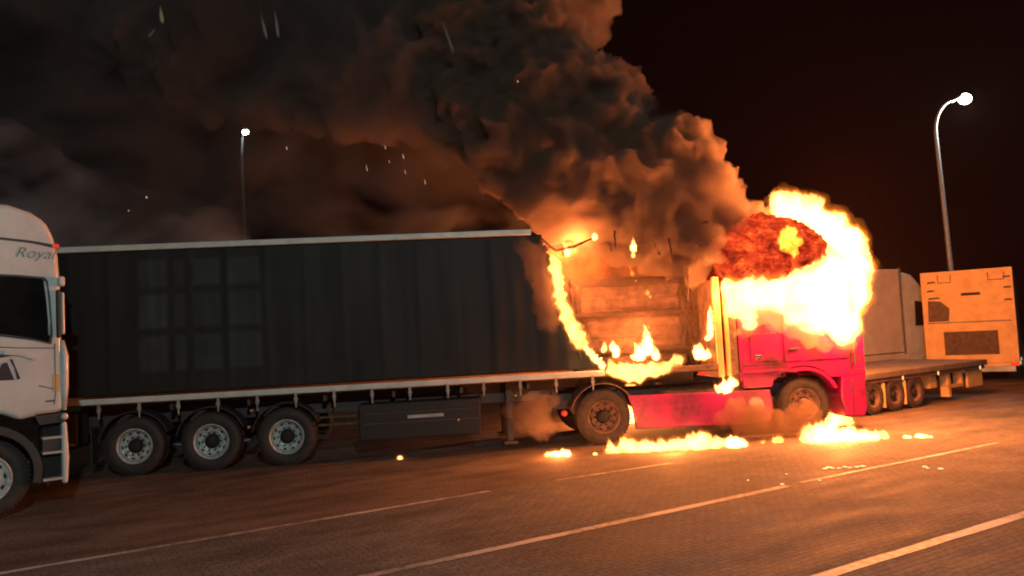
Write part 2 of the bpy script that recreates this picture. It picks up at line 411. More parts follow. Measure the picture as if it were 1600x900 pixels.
# roof rail, broken where the roof has burnt away
def rail(u0, u1, z0, z1, v0, v1, name, m, bevel=0.012):
    return link(name, B(((u0, v0, z0), (u1, v1, z1))), m, tr, bevel=bevel)
rail(UR, 7.02, 3.865, 3.965, -0.035, 0.06, 'roof_rail', 'white_rail')
rail(UR, 10.2, 3.865, 3.965, WID-0.06, WID+0.035, 'roof_rail', 'rust')
rail(UR, 8.22, 1.245, 1.345, -0.045, 0.03, 'side_rail', 'white_rail')
rail(8.222, UF, 1.24, 1.34, -0.03, 0.03, 'side_rail', 'rust', 0.01)
rail(UR, UF, 1.245, 1.345, WID-0.03, WID+0.045, 'side_rail', 'rust')
bm = bmesh.new()
nu = 60
for i in range(nu):
    for j in range(8):
        q = []
        for (a, c) in ((i, j), (i+1, j), (i+1, j+1), (i, j+1)):
            u = UR + (7.0-UR)*a/nu; v = 0.06 + (WID-0.12)*c/8
            q.append((u, v, 3.945 - 0.03*sin(pi*c/8) - 0.01*abs(sin(u*2.6))))
        bm.faces.new([bm.verts.new(p) for p in q])
link('roof_sheet', bm, 'grey_side', tr)
bm = bmesh.new()
for u in (7.6, 8.5, 9.4, 10.2): tube(bm, [(u, 0.08, 3.55 - 0.2*random.random()), (u + 0.1, 0.8, 3.75), (u, 1.6, 3.8), (u, 2.42, 3.88)], 0.025, 6)
link('roof_bow', bm, 'char', tr)
bm = bmesh.new()   # broken length of roof rail hanging over the hole
a, c = UZ(868, 392), UZ(926, 372)
tube(bm, [(7.02, 0.0, 3.9), (7.2, 0.0, 3.78), (a[0], -0.02, a[1]), ((a[0]+c[0])/2, -0.04, (a[1]+c[1])/2 - 0.04), (c[0], 0.02, c[1])], [0.035, 0.03, 0.022, 0.03, 0.015], 7)
link('broken_rail', bm, 'char', tr)
link('floor', B(((UR, 0.03, 1.22), (UF, WID-0.03, 1.30))), 'wood', tr)
link('front_wall', B(((UF-0.08, 0.04, 1.30), (UF, WID-0.04, 2.9))), 'rust', tr, bevel=0.01)
link('front_post', B(((UF-0.06, -0.035, 1.1), (UF+0.05, 0.08, 2.95))), 'orange_box', tr, bevel=0.01)
link('rear_door', B(((UR-0.05, 0.0, 1.2), (UR, WID/2-0.01, 3.95)), ((UR-0.05, WID/2+0.01, 1.2), (UR, WID, 3.95))), 'grey_side', tr, bevel=0.01)
# chassis
link('chassis', B(((UR+0.2, 0.72, 0.82), (7.4, 0.84, 1.2)), ((UR+0.2, 1.66, 0.82), (7.4, 1.78, 1.2)), ((7.4, 0.72, 1.02), (UF-0.3, 0.84, 1.2)), ((7.4, 1.66, 1.02), (UF-0.3, 1.78, 1.2)),
     *[((u, 0.06, 1.08), (u+0.05, 2.44, 1.18)) for u in (0.6, 1.9, 3.2, 4.4, 5.6, 6.8)]), 'steel', tr)
link('underrun_bar', B(((UR+0.0, 0.08, 0.45), (UR+0.12, WID-0.08, 0.62)), ((UR+0.14, 0.5, 0.62), (UR+0.2, 0.58, 1.0)), ((UR+0.14, 1.9, 0.62), (UR+0.2, 1.98, 1.0))), 'steel', tr, bevel=0.01)
link('light_box', B(((UR+0.14, 0.04, 0.55), (-0.93, 0.5, 1.12))), 'plastic', tr, bevel=0.02)
link('marker_plate', B(((-1.12, 0.028, 0.57), (-0.98, 0.038, 0.61))), 'plate', tr)
link('mudflap', B(((-0.72, 0.06, 0.22), (-0.70, 0.42, 0.82))), 'plastic', tr)
for cx in (0.0, 1.275, 2.55):
    for side, y in ((-1, 0.03), (1, WID-0.03)):
        wheel(tr, cx, y, 0.5, 0.36, side)
    # curved mudguard over each near wheel
    bm = bmesh.new()
    o_, i_ = arc(cx, 0.5, 0.60, 168, 22, 14), arc(cx, 0.5, 0.585, 168, 22, 14)
    poly = o_ + i_[::-1]
    for k in range(14):
        prism(bm, [o_[k], o_[k+1], i_[k+1], i_[k]], 0.03, 0.44)
    link('mudguard', bm, 'plastic', tr)
    bm = bmesh.new(); tube(bm, [(cx, 0.25, 0.5), (cx, 2.25, 0.5)], 0.07, 10); box(bm, (cx-0.06, 0.66, 0.5), (cx+0.06, 0.9, 0.85)); box(bm, (cx-0.06, 1.6, 0.5), (cx+0.06, 1.84, 0.85))
    link('axle', bm, 'steel', tr)
for px in (155, 218, 279, 341, 402, 462, 522, 581, 640, 699, 755, 812, 868, 925):
    u, z = UZ(px, 560 + (1600-px)*0.057 - 18, -0.02)
    bm = bmesh.new(); box(bm, (u-0.022, -0.052, 1.10 - 0.02*random.random()), (u+0.022, -0.036, 1.26)); box(bm, (u-0.032, -0.06, 1.13), (u+0.032, -0.034, 1.17)); box(bm, (u-0.012, -0.05, 1.02-0.05*random.random()), (u+0.012, -0.04, 1.10))
    link('curtain_buckle', bm, 'buckle', tr)
link('tool_box', B(((3.80, 0.02, 0.34), (5.95, 0.55, 0.98))), 'toolbox', tr, bevel=0.03)
bm = bmesh.new(); box(bm, (3.9, 0.008, 0.62), (5.9, 0.018, 0.64)); box(bm, (3.9, 0.008, 0.80), (5.9, 0.018, 0.815))
link('box_seam', bm, 'steel', tr)
u0_, z0_ = UZ(637, 652); u1_, z1_ = UZ(693, 644)
link('warning_strip', B(((u0_, 0.006, z0_ - 0.02), (u1_, 0.016, z0_ + 0.035))), 'plate', tr)
bm = bmesh.new()
for k in range(3): box(bm, (2.95+0*k, 0.3+0.02*k, 0.62+0.13*k), (3.78, 0.33+0.02*k, 0.66+0.13*k))
link('side_guard', bm, 'rust', tr)
link('landing_leg', B(((6.45, 0.55, 0.12), (6.57, 0.67, 1.2)), ((6.38, 0.5, 0.05), (6.64, 0.72, 0.12))), 'steel', tr, bevel=0.01)
link('landing_leg', B(((6.45, 1.85, 0.12), (6.57, 1.97, 1.2)), ((6.38, 1.8, 0.05), (6.64, 2.02, 0.12))), 'steel', tr, bevel=0.01)
for (px, py) in ((392, 642), (388, 668), (716, 656), (805, 618)):
    u, z = UZ(px, py, 0.0)
    bm = bmesh.new(); lathe_y(bm, [(0.0, -0.012), (0.018, -0.01), (0.024, 0.0), (0.024, 0.12)], u, z, 14, 0, 0.0)
    link('side_marker', bm, 'amber_dim', tr)
u, z = UZ(882, 646, 0.1)
bm = bmesh.new(); lathe_y(bm, [(0.0, -0.03), (0.045, -0.02), (0.055, 0.0), (0.055, 0.05)], u, z, 16, 0, 0.1)
link('tail_lamp', bm, 'red_lamp', tr)

for (px, py, ln, dx) in ((858, 400, 0.5, 0.05), (868, 440, 0.35, -0.03), (880, 495, 0.30, 0.04), (905, 545, 0.22, 0.03), (845, 372, 0.55, 0.08), (960, 360, 0.35, 0.0), (1045, 372, 0.45, 0.05), (1075, 420, 0.6, -0.04)):
    u, z = UZ(px, py, 0.0); bm = bmesh.new(); prev = None; n_ = 9
    for i in range(n_):
        t = i/(n_-1); wv = 0.035*(1-t*0.8)*(0.6 + 0.8*abs(noise.noise(Vector((px, i*0.9, 0)))))
        c_ = Vector((u + dx*t + 0.02*noise.noise(Vector((i*0.7, px, 3))), -0.01 + 0.03*noise.noise(Vector((i*0.5, px, 9))), z - ln*t))
        a_, b_ = bm.verts.new(c_ - Vector((wv, 0, 0))), bm.verts.new(c_ + Vector((wv, 0.01, 0)))
        if prev: bm.faces.new((prev[0], prev[1], b_, a_))
        prev = (a_, b_)
    so = link('curtain_shred', bm, 'char', tr); md = so.modifiers.new('solid', 'SOLIDIFY'); md.thickness = 0.006

# ------------------------------------------------------------------ cargo inside the burnt end
cg = empty('cargo_rack', TP(9.0, 0.9, 1.30), TA, 'charred wooden cargo rack glowing inside the burnt front of the trailer', 'cargo rack')
def cu(u): return u - 9.0
bm = bmesh.new()
for k in range(9):
    z0 = 0.06 + k*0.185
    bm_z = z0 + 0.178
    for s in range(14):
        ua, ub = -1.1 + 2.2*s/14, -1.1 + 2.2*(s+1)/14
        d = 0.015*noise.noise(Vector((s*0.7, k, 0)))
        box(bm, (ua, 0.02 + d, z0), (ub, 0.06 + d, bm_z))
link('board_panel', bm, 'wood', cg)
for z, h in ((0.34, 0.05), (1.06, 0.05), (1.68, 0.06)):
    bm = bmesh.new(); pts = [(-1.18 + 2.36*i/16, -0.04 + 0.01*sin(i), z + 0.012*noise.noise(Vector((i*0.8, z, 2)))) for i in range(17)]
    tube(bm, pts, [h*(1.1 + 0.7*random.random()) for _ in pts], 6); link('crossbar', bm, 'char', cg)
for uu in (-1.15, -1.05, 1.02, 1.1, 1.24):
    bm = bmesh.new(); pts = [(uu + 0.03*noise.noise(Vector((uu*5, i*0.6, 1)))*2, -0.05 + 0.03*noise.noise(Vector((uu*9, i*0.9, 5))), 0.0 + 1.75*i/14) for i in range(15)]
    tube(bm, pts, [0.034 + 0.022*random.random() for _ in pts], 6); link('post', bm, 'char', cg)
for uu, z0, n_ in ((1.02, 1.6, 9), (1.12, 1.6, 10), (1.22, 0.95, 7), (-1.06, 1.55, 7), (0.98, 0.95, 6), (-0.95, 1.0, 5)):
    bm = bmesh.new(); pts = [(uu + 0.05*sin(i*1.3 + uu*7), -0.09 + 0.02*cos(i), z0 - i*0.075) for i in range(n_)]
    tube(bm, pts, 0.02, 5); link('strap', bm, 'char', cg)

# ------------------------------------------------------------------ red tractor
rd = empty('truck_tractor', T0, TA, 'red truck tractor with its cab engulfed in bright flames', 'truck')
wheel(rd, 8.17, 0.03, 0.5, 0.3, -1, 'dust_rubber', 'rust'); wheel(rd, 8.17, WID-0.03, 0.5, 0.3, 1)
wheel(rd, 11.95, 0.03, 0.5, 0.3, -1, 'dust_rubber', 'rust', True); wheel(rd, 11.95, WID-0.03, 0.5, 0.3, 1)
link('chassis', B(((7.3, 0.72, 0.62), (12.8, 0.84, 0.9)), ((7.3, 1.66, 0.62), (12.8, 1.78, 0.9)), ((8.1, 0.3, 0.42), (8.24, 2.2, 0.58)), ((11.88, 0.3, 0.42), (12.02, 2.2, 0.58))), 'steel', rd)
# cab shell: side outline with the wheel arch cut in
cab_poly = [(10.76, 1.0), (10.76, 2.8), (11.0, 3.0), (11.35, 3.5), (11.7, 3.7), (12.5, 3.62), (12.95, 3.2), (13.12, 2.3), (13.17, 1.7), (13.17, 0.98), (12.72, 0.98)] + arc(11.95, 0.5, 0.72, 42, 138, 12)[0:] + [(11.40, 1.0)]
bm = bmesh.new(); prism(bm, cab_poly, 0.0, WID); link('cab_shell', bm, 'red', rd, bevel=0.07, seg=3)
# moulded bright fender lip from the rear of the cab over the wheel
lip_o = [(10.78, 1.20)] + [(11.5, 1.2)] + arc(11.95, 0.5, 0.70, 105, 25, 12)
lip_i = [(10.78, 1.14)] + [(11.5, 1.14)] + arc(11.95, 0.5, 0.635, 105, 25, 12)
bm = bmesh.new()
for k in range(len(lip_o)-1): prism(bm, [lip_o[k], lip_o[k+1], lip_i[k+1], lip_i[k]], -0.05, 0.2)
bmesh.ops.remove_doubles(bm, verts=bm.verts[:], dist=1e-4)
link('fender', bm, 'red', rd)
bm = bmesh.new(); prism(bm, [(10.8, 0.86), (11.34, 0.86), (11.42, 1.06), (11.5, 1.135), (10.8, 1.135)], -0.012, 0.2); link('step_panel', bm, 'red', rd, bevel=0.015)
dr = link('door', B(((11.62, -0.022, 1.32), (12.86, 0.0, 2.2))), 'red', rd, bevel=0.015)
link('handle', B(((11.7, -0.06, 1.52), (11.9, -0.03, 1.56))), 'plastic', dr, bevel=0.008)
bm = bmesh.new(); prism(bm, [(11.7, 2.22), (12.8, 2.16), (12.72, 2.95), (11.74, 3.0)], -0.015, 0.02); link('window', bm, 'glass', rd, bevel=0.008)
link('locker_hatch', B(((10.98, -0.016, 1.34), (11.5, 0.0, 1.86))), 'red', rd, bevel=0.015)
link('hatch_latch', B(((11.05, -0.035, 1.40), (11.17, -0.017, 1.46))), 'chrome', rd, bevel=0.006)
bm = bmesh.new(); prism(bm, [(12.74, 0.22), (13.12, 0.22), (13.17, 0.4), (13.175, 1.05), (12.7, 1.05), (12.66, 0.6)], 0.0, WID); link('bumper', bm, 'red', rd, bevel=0.04)
for sb in (((12.885, -0.006, 0.30), (12.9, 0.004, 1.5)), ((12.92, -0.004, 1.09), (13.14, 0.004, 1.105)), ((10.8, -0.006, 1.27), (11.55, 0.004, 1.283))): link('panel_seam', B(sb), 'char', rd)
link('grab_rail', B(((12.93, -0.06, 1.2), (12.955, -0.035, 2.0)), ((12.93, -0.04, 1.2), (12.955, 0.0, 1.225)), ((12.93, -0.04, 1.975), (12.955, 0.0, 2.0))), 'plastic', rd)
link('headlight', B(((13.20, 0.12, 0.62), (13.27, 0.55, 0.86))), 'chrome', rd, bevel=0.02)
link('headlight', B(((13.20, WID-0.55, 0.62), (13.27, WID-0.12, 0.86))), 'chrome', rd, bevel=0.02)
bm = bmesh.new(); box(bm, (13.16, 0.5, 1.05), (13.19, 2.0, 1.65))
for k in range(5): box(bm, (13.18, 0.55, 1.1+0.11*k), (13.21, 1.95, 1.14+0.11*k))
link('grille', bm, 'plastic', rd)
link('windscreen', B(((13.0, 0.25, 2.05), (13.155, 2.25, 2.9))), 'glass', rd, bevel=0.03)
for y0, y1 in ((-0.05, 0.0), (WID, WID+0.05)):
    pass
for ys in (-1, 1):
    yb = -0.16 if ys < 0 else WID+0.16
    bm = bmesh.new(); box(bm, (12.86, yb-0.1, 2.15), (12.95, yb+0.1, 2.75)); tube(bm, [(12.92, yb, 2.7), (12.95, yb*0.3 if ys < 0 else WID+0.05, 2.85)], 0.018, 6)
    link('mirror', bm, 'plastic', rd, bevel=0.02)
# air deflector behind the cab, lit by the flames
link('air_deflector', B(((10.60, 0.01, 1.12), (10.74, 0.03, 2.84))), 'rust', rd, bevel=0.01)
link('deflector_edge', B(((10.52, -0.01, 1.12), (10.595, 0.06, 2.86))), 'orange_box', rd, bevel=0.01)
# long red side skirt between the axles
bm = bmesh.new(); prism(bm, [(8.74, 0.25), (10.7, 0.22), (11.28, 0.25), (11.34, 0.5), (11.3, 0.82), (8.62, 0.86), (8.70, 0.6)], -0.01, 0.05); link('side_skirt', bm, 'red', rd, bevel=0.02)
bm = bmesh.new(); box(bm, (9.3, 0.12, 0.35), (11.0, 0.68, 0.9)); link('fuel_tank', bm, 'rust', rd, bevel=0.12, seg=4)
bm = bmesh.new()
o_, i_ = arc(8.17, 0.5, 0.62, 160, 12, 14), arc(8.17, 0.5, 0.60, 160, 12, 14)
for k in range(14): prism(bm, [o_[k], o_[k+1], i_[k+1], i_[k]], 0.0, 0.5)
link('mudguard', bm, 'rust', rd)
link('fifth_wheel', B(((7.8, 0.8, 0.9), (8.6, 1.7, 1.0))), 'steel', rd, bevel=0.02)
bm = bmesh.new()
for k in range(5):
    tube(bm, [(9.3+0.05*k, 0.9+0.2*k, 1.0), (9.6, 0.9+0.2*k, 1.15 + 0.04*k), (10.2, 1.0+0.1*k, 1.05), (10.5, 1.1+0.1*k, 1.4)], 0.02, 6)
link('air_hose', bm, 'char', rd)

# ------------------------------------------------------------------ white cab in the left foreground
WH = radians(37); W0 = atY(99, 560, 11.0); W0.z = 0
wt = empty('white_truck', W0, WH, 'white truck cab with dark side window and access steps, cut off by the left edge', 'truck')
WB = 2.4
wc = -0.93                                               # front axle
body = [(-2.3, 1.0), (-2.3, 3.95), (-1.9, 4.16), (-1.2, 4.22), (-0.62, 4.19), (-0.36, 4.10), (-0.18, 3.97), (-0.09, 3.76), (-0.04, 3.50), (-0.015, 3.1), (-0.01, 2.4), (0.0, 2.0), (0.0, 1.34), (-0.32, 1.32), (-0.36, 1.30)] + arc(wc, 0.78, 0.62, 52, 150, 12) + [(-1.5, 1.0)]
bm = bmesh.new(); prism(bm, body, 0.0, WB); link('cab_shell', bm, 'white', wt, bevel=0.075, seg=4)
# front corner fairings that catch the firelight
bm = bmesh.new(); tube(bm, [(0.0, 0.03, 1.36), (0.015, 0.03, 1.7), (0.02, 0.03, 2.1), (0.0, 0.03, 2.32)], [0.03, 0.05, 0.05, 0.02], 10); link('corner_fairing', bm, 'white', wt)
vis = [(-1.2, 3.74), (-0.7, 3.735), (-0.36, 3.70), (-0.16, 3.665), (-0.03, 3.62), (-0.02, 3.60), (-0.16, 3.62), (-0.36, 3.665), (-0.7, 3.70), (-1.2, 3.705)]
bm = bmesh.new(); prism(bm, vis, -0.006, 0.05); link('roof_seam', bm, 'plastic', wt)
bm = bmesh.new(); box(bm, (-0.11, -0.03, 3.60), (-0.03, 0.0, 3.66)); link('marker_lamp', bm, 'red_lamp', wt, bevel=0.01)
win = [(-0.86, 2.46), (-0.62, 2.42), (-0.35, 2.36), (-0.17, 2.30), (-0.15, 2.45), (-0.175, 2.9), (-0.2, 3.12), (-0.24, 3.17), (-0.5, 3.2), (-0.9, 3.22)]
bm = bmesh.new(); prism(bm, win, -0.008, 0.02); wi = link('window', bm, 'glass', wt, bevel=0.006)
bm = bmesh.new()
def border(poly, wd):
    n = len(poly); cx = sum(p[0] for p in poly)/n; cz = sum(p[1] for p in poly)/n
    return [(cx + (x-cx)*(1+wd/max(0.05, abs(x-cx))*min(1, abs(x-cx)/0.15)), cz + (z-cz)*(1+wd/max(0.05, abs(z-cz))*min(1, abs(z-cz)/0.15))) for x, z in poly]
wo_ = border(win, 0.028)
for k in range(len(win)):
    k2 = (k+1) % len(win)
    prism(bm, [win[k], win[k2], wo_[k2], wo_[k]], -0.012, 0.01)
link('seal', bm, 'plastic', wi)
bm = bmesh.new(); tube(bm, [(-0.21, -0.02, 3.14), (-0.185, -0.028, 2.9), (-0.165, -0.028, 2.6), (-0.165, -0.02, 2.4)], 0.016, 6)
link('window_pillar', bm, 'white', wt)
# mirrors at the front corner
bm = bmesh.new(); box(bm, (-0.085, -0.13, 2.36), (-0.03, -0.01, 3.02)); ms = link('mirror', bm, 'plastic', wt, bevel=0.02)
bm = bmesh.new(); box(bm, (-0.028, -0.13, 2.40), (0.012, -0.02, 2.98)); link('mirror_cover', bm, 'white', ms, bevel=0.018)
bm = bmesh.new(); box(bm, (-0.06, -0.15, 3.06), (0.02, 0.0, 3.2)); link('mirror', bm, 'white', wt, bevel=0.025)
# door lines and handle
bm = bmesh.new()
tube(bm, [(-0.30, -0.003, 1.72), (-0.12, -0.003, 1.66)], 0.006, 5); tube(bm, [(-0.22, -0.003, 1.50), (-0.12, -0.003, 1.50)], 0.010, 5)
tube(bm, [(-0.10, -0.003, 2.28), (-0.10, -0.003, 1.6), (-0.12, -0.003, 1.45)], 0.005, 5)
tube(bm, [(-0.9, -0.003, 2.28), (-0.5, -0.003, 2.24), (-0.1, -0.003, 2.22)], 0.006, 5)
link('door_seam', bm, 'plastic', wt)
link('corner_sticker', B(((-0.13, -0.006, 1.62), (-0.06, -0.001, 1.86))), 'orange_box', wt)
bm = bmesh.new(); prism(bm, [(-0.82, 1.82), (-0.72, 2.04), (-0.66, 2.06), (-0.58, 1.82)], -0.007, -0.001)
prism(bm, [(-0.55, 1.82), (-0.58, 1.98), (-0.63, 2.09), (-0.60, 2.1), (-0.51, 1.83)], -0.007, -0.001)
prism(bm, [(-0.9, 2.15), (-0.6, 2.18), (-0.42, 2.12), (-0.6, 2.14), (-0.9, 2.10)], -0.007, -0.001); link('body_graphic', bm, 'black_decal', wt)
bm = bmesh.new(); prism(bm, [(-0.7, 2.22), (-0.45, 2.20), (-0.3, 2.10), (-0.34, 2.06), (-0.5, 2.13), (-0.7, 2.16)], -0.02, 0.01); link('door_handle', bm, 'white', wt, bevel=0.008)
# script lettering on the roof side
tx = bpy.data.curves.new('lettering', 'FONT'); tx.body = 'Royal'; tx.size = 0.21; tx.shear = 0.35; tx.extrude = 0.002; tx.offset = -0.004
to = bpy.data.objects.new('lettering', tx); C.objects.link(to); to.parent = wt
to.location = (-0.56, -0.006, 3.47); to.rotation_euler = (radians(90), radians(3), 0)
bpy.context.view_layer.update()
lm = bpy.data.meshes.new_from_object(to.evaluated_get(bpy.context.evaluated_depsgraph_get()))
lo = bpy.data.objects.new('lettering', lm); C.objects.link(lo); lo.parent = wt; lo.location = to.location; lo.rotation_euler = to.rotation_euler
lm.materials.clear(); lm.materials.append(pbr('grey_script', (0.14, 0.12, 0.12), None, 0.5))
bpy.data.objects.remove(to); lo.name = 'lettering'
# lower side: arch, steps, corner bumper
bm = bmesh.new()
o_, i_ = arc(wc, 0.58, 0.66, -15, 165, 18), arc(wc, 0.58, 0.56, -15, 165, 18)
for k in range(18): prism(bm, [o_[k], o_[k+1], i_[k+1], i_[k]], -0.015, 0.5)
link('wheel_arch', bm, 'plastic', wt)
bm = bmesh.new(); prism(bm, [(-0.36, 1.31), (0.0, 1.33), (0.0, 1.20), (-0.30, 1.18)], -0.01, 0.5); link('sill_panel', bm, 'plastic', wt, bevel=0.01)
bm = bmesh.new(); box(bm, (-0.26, 0.12, 0.42), (-0.03, 0.5, 1.2)); link('step_well', bm, 'hole', wt)
for z in (0.98, 0.78, 0.42):
    link('step', B(((-0.27, -0.01, z), (-0.035, 0.2, z+0.035))), 'galv', wt, bevel=0.006)
link('step_riser', B(((-0.265, 0.02, 0.815), (-0.04, 0.05, 0.975))), 'plastic', wt)
bm = bmesh.new(); prism(bm, [(-0.04, 0.36), (0.03, 0.36), (0.05, 0.7), (0.03, 1.2), (-0.04, 1.2)], -0.01, WB+0.01); link('bumper', bm, 'white', wt, bevel=0.03)
bm = bmesh.new(); lathe_y(bm, [(0.0, -0.05), (0.035, -0.035), (0.05, 0.0), (0.05, 0.05)], 0.0, 1.27, 14, 0, 0.0); link('side_lamp', bm, 'white', wt)
bm = bmesh.new(); box(bm, (-0.02, 0.35, 1.35), (0.02, 2.05, 1.95))
for k in range(6): box(bm, (0.0, 0.4, 1.38+0.09*k), (0.04, 2.0, 1.42+0.09*k))
link('grille', bm, 'plastic', wt)
bm = bmesh.new(); box(bm, (-0.05, 0.2, 2.35), (0.005, 2.2, 3.2)); link('windscreen', bm, 'glass', wt)
wheel(wt, wc, 0.06, 0.53, 0.32, -1, 'rubber', 'rim', True); wheel(wt, wc, WB-0.06, 0.53, 0.32, 1)
link('chassis', B(((-5, 0.7, 0.6), (-0.3, 0.82, 0.9)), ((-5, 1.6, 0.6), (-0.3, 1.72, 0.9))), 'steel', wt)
wheel(wt, -4.2, 0.06, 0.53, 0.32, -1); wheel(wt, -4.2, WB-0.06, 0.53, 0.32, 1)

# ------------------------------------------------------------------ parked vehicles on the right
def frame_from(p, h): return p, radians(h)
# low flatbed
FH = 34; fp = atZ(1362, 650, 0)
fb = empty('flatbed_trailer', fp, radians(FH), 'low empty flatbed trailer with three close wheels behind the burning cab', 'trailer')
link('deck', B(((-0.9, -0.05, 0.745), (4.9, 2.45, 0.88))), 'deck', fb, bevel=0.02)
link('side_beam', B(((-0.88, 0.0, 0.66), (4.85, 0.12, 0.743))), 'rust', fb, bevel=0.01)
for k in range(3):
    wheel(fb, 0.18 + 0.80*k, 0.02, 0.36, 0.26, -1, 'dust_rubber', 'rust'); wheel(fb, 0.18 + 0.80*k, 2.38, 0.36, 0.26, 1)
    link('mudguard', B(((-0.26 + 0.80*k, 0.0, 0.12), (-0.24 + 0.80*k, 0.3, 0.64))), 'orange_box', fb)
link('leg_frame', B(((3.3, 0.1, 0.1), (3.42, 0.3, 0.66)), ((3.9, 0.1, 0.3), (4.0, 0.3, 0.66)), ((3.3, 0.1, 0.3), (4.0, 0.2, 0.38)), ((2.6, 0.15, 0.35), (2.9, 0.5, 0.66)), ((4.2, 0.1, 0.25), (4.9, 0.16, 0.66))), 'orange_box', fb, bevel=0.01)
link('rear_bumper', B(((-0.92, 0.05, 0.5), (-0.86, 2.35, 0.62))), 'cream', fb)
def markers(parent, pts, size=(0.028, 0.055)):
    for (x, y, z) in pts:
        bm = bmesh.new(); bmesh.ops.create_icosphere(bm, subdivisions=2, radius=1, matrix=Matrix.Translation((x, y, z)) @ Matrix.Diagonal((size[0], 0.015, size[1], 1)))
        link('side_marker', bm, 'amber', parent, smooth=True)
markers(fb, [(-0.2, -0.012, 0.70), (1.25, -0.012, 0.70), (2.7, -0.012, 0.70), (4.6, -0.012, 0.70)])
# container truck, rear end towards us
CH = 57; cp = atY(1449, 574, 23.6); cz0 = cp.z; cp.z = 0
ct = empty('box_trailer', cp, radians(CH), 'tall box trailer seen from behind, its patched rear panel glowing orange', 'trailer')
# local: +x forward, y from 0 (near/right side) ... rear face at x=0 spans y: left edge is +y
rA = atY(1449, 574, 21.2)
Hd = Vector((cos(radians(CH)), sin(radians(CH)), 0)); Nd = Vector((sin(radians(CH)), -cos(radians(CH)), 0))   # Nd = right-hand side
z0, z1, BW = cz0, atY(1443, 427, 23.6).z, 2.32
link('body', B(((0.04, -BW, z0), (7.5, 0, z1))), 'grey_side', ct, bevel=0.03)
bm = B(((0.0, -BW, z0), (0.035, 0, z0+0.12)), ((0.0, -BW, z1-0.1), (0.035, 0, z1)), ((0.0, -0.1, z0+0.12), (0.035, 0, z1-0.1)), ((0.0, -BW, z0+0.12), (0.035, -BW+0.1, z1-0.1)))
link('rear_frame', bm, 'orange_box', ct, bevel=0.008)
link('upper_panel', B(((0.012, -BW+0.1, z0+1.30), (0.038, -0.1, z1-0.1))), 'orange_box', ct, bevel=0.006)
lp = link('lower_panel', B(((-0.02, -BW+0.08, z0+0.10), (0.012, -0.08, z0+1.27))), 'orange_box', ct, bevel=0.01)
bm = bmesh.new(); box(bm, (-0.026, -1.86, z0+0.34), (-0.021, -0.50, z0+1.02))
for k in range(17): box(bm, (-0.04, -1.86, z0+0.35+0.04*k), (-0.026, -0.50, z0+0.365+0.04*k))
link('vent_grille', bm, 'grille_brown', lp)
bm = bmesh.new(); prism(bm, [(0, 0)]*0 or [(0, 0), (1, 0), (1, 1)], 0, 1); bm.free()
def yzpatch(poly, x0, x1, name, m, parent):
    bm = bmesh.new()
    a = [bm.verts.new((x0, y, z)) for y, z in poly]; b_ = [bm.verts.new((x1, y, z)) for y, z in poly]
    bm.faces.new(a); bm.faces.new(b_[::-1]); n = len(poly)
    for i in range(n): bm.faces.new((a[i], a[(i+1)%n], b_[(i+1)%n], b_[i]))
    return link(name, bm, m, parent)
yzpatch([(-0.13, z0+1.33), (-0.66, z0+1.33), (-0.70, z0+1.70), (-0.48, z0+1.92), (-0.15, z0+1.95)], 0.004, 0.012, 'torn_patch', 'grille_brown', ct)
yzpatch([(-1.02, z0+2.05), (-1.5, z0+2.05), (-1.5, z0+2.13), (-1.02, z0+2.13)], 0.003, 0.012, 'slot', 'char', ct)
for (yy0, zz, ww) in ((-0.16, 2.45, 0.24), (-0.14, 2.2, 0.22), (-0.16, 1.98, 0.34)):
    yzpatch([(yy0, z0+zz), (yy0-ww, z0+zz+0.02), (yy0-ww*0.8, z0+zz+0.07), (yy0-0.02, z0+zz+0.06)], 0.004, 0.012, 'scorch_mark', 'grille_brown', ct)
for (ya, yb) in ((-0.45, -0.78), (-1.72, -2.12)):
    bm = bmesh.new(); tube(bm, [(0, ya, z0+2.68), (0, ya, z0+2.46), (0, yb, z0+2.46), (0, yb, z0+2.66)], 0.014, 5); link('grab_bar', bm, 'grille_brown', ct)
for zz in (2.5, 2.2, 1.85):
    link('hinge', B(((-0.02, -BW+0.06, z0+zz), (0.01, -BW+0.24, z0+zz+0.05))), 'grille_brown', ct)
link('chassis', B(((0.1, -1.8, 0.4), (7.0, -1.6, z0)), ((0.1, -0.9, 0.4), (7.0, -0.7, z0))), 'steel', ct)
link('rear_bumper', B(((0.0, -BW+0.1, 0.30), (0.08, -0.1, 0.46))), 'plate', ct, bevel=0.02)
for k in range(2):
    wheel(ct, 1.5+1.3*k, -BW+0.02, 0.45, 0.3, -1, 'dust_rubber', 'rust'); wheel(ct, 1.5+1.3*k, -0.02, 0.45, 0.3, 1, 'dust_rubber')
markers(ct, [(0.5, -BW-0.01, 0.52), (2.4, -BW-0.01, 0.52)])
for yv in (-2.2, -0.3):
    yzpatch([(yv-0.09, 0.47), (yv+0.09, 0.47), (yv+0.09, 0.58), (yv-0.09, 0.58)], -0.01, 0.03, 'tail_lamp', 'red_lamp', ct)
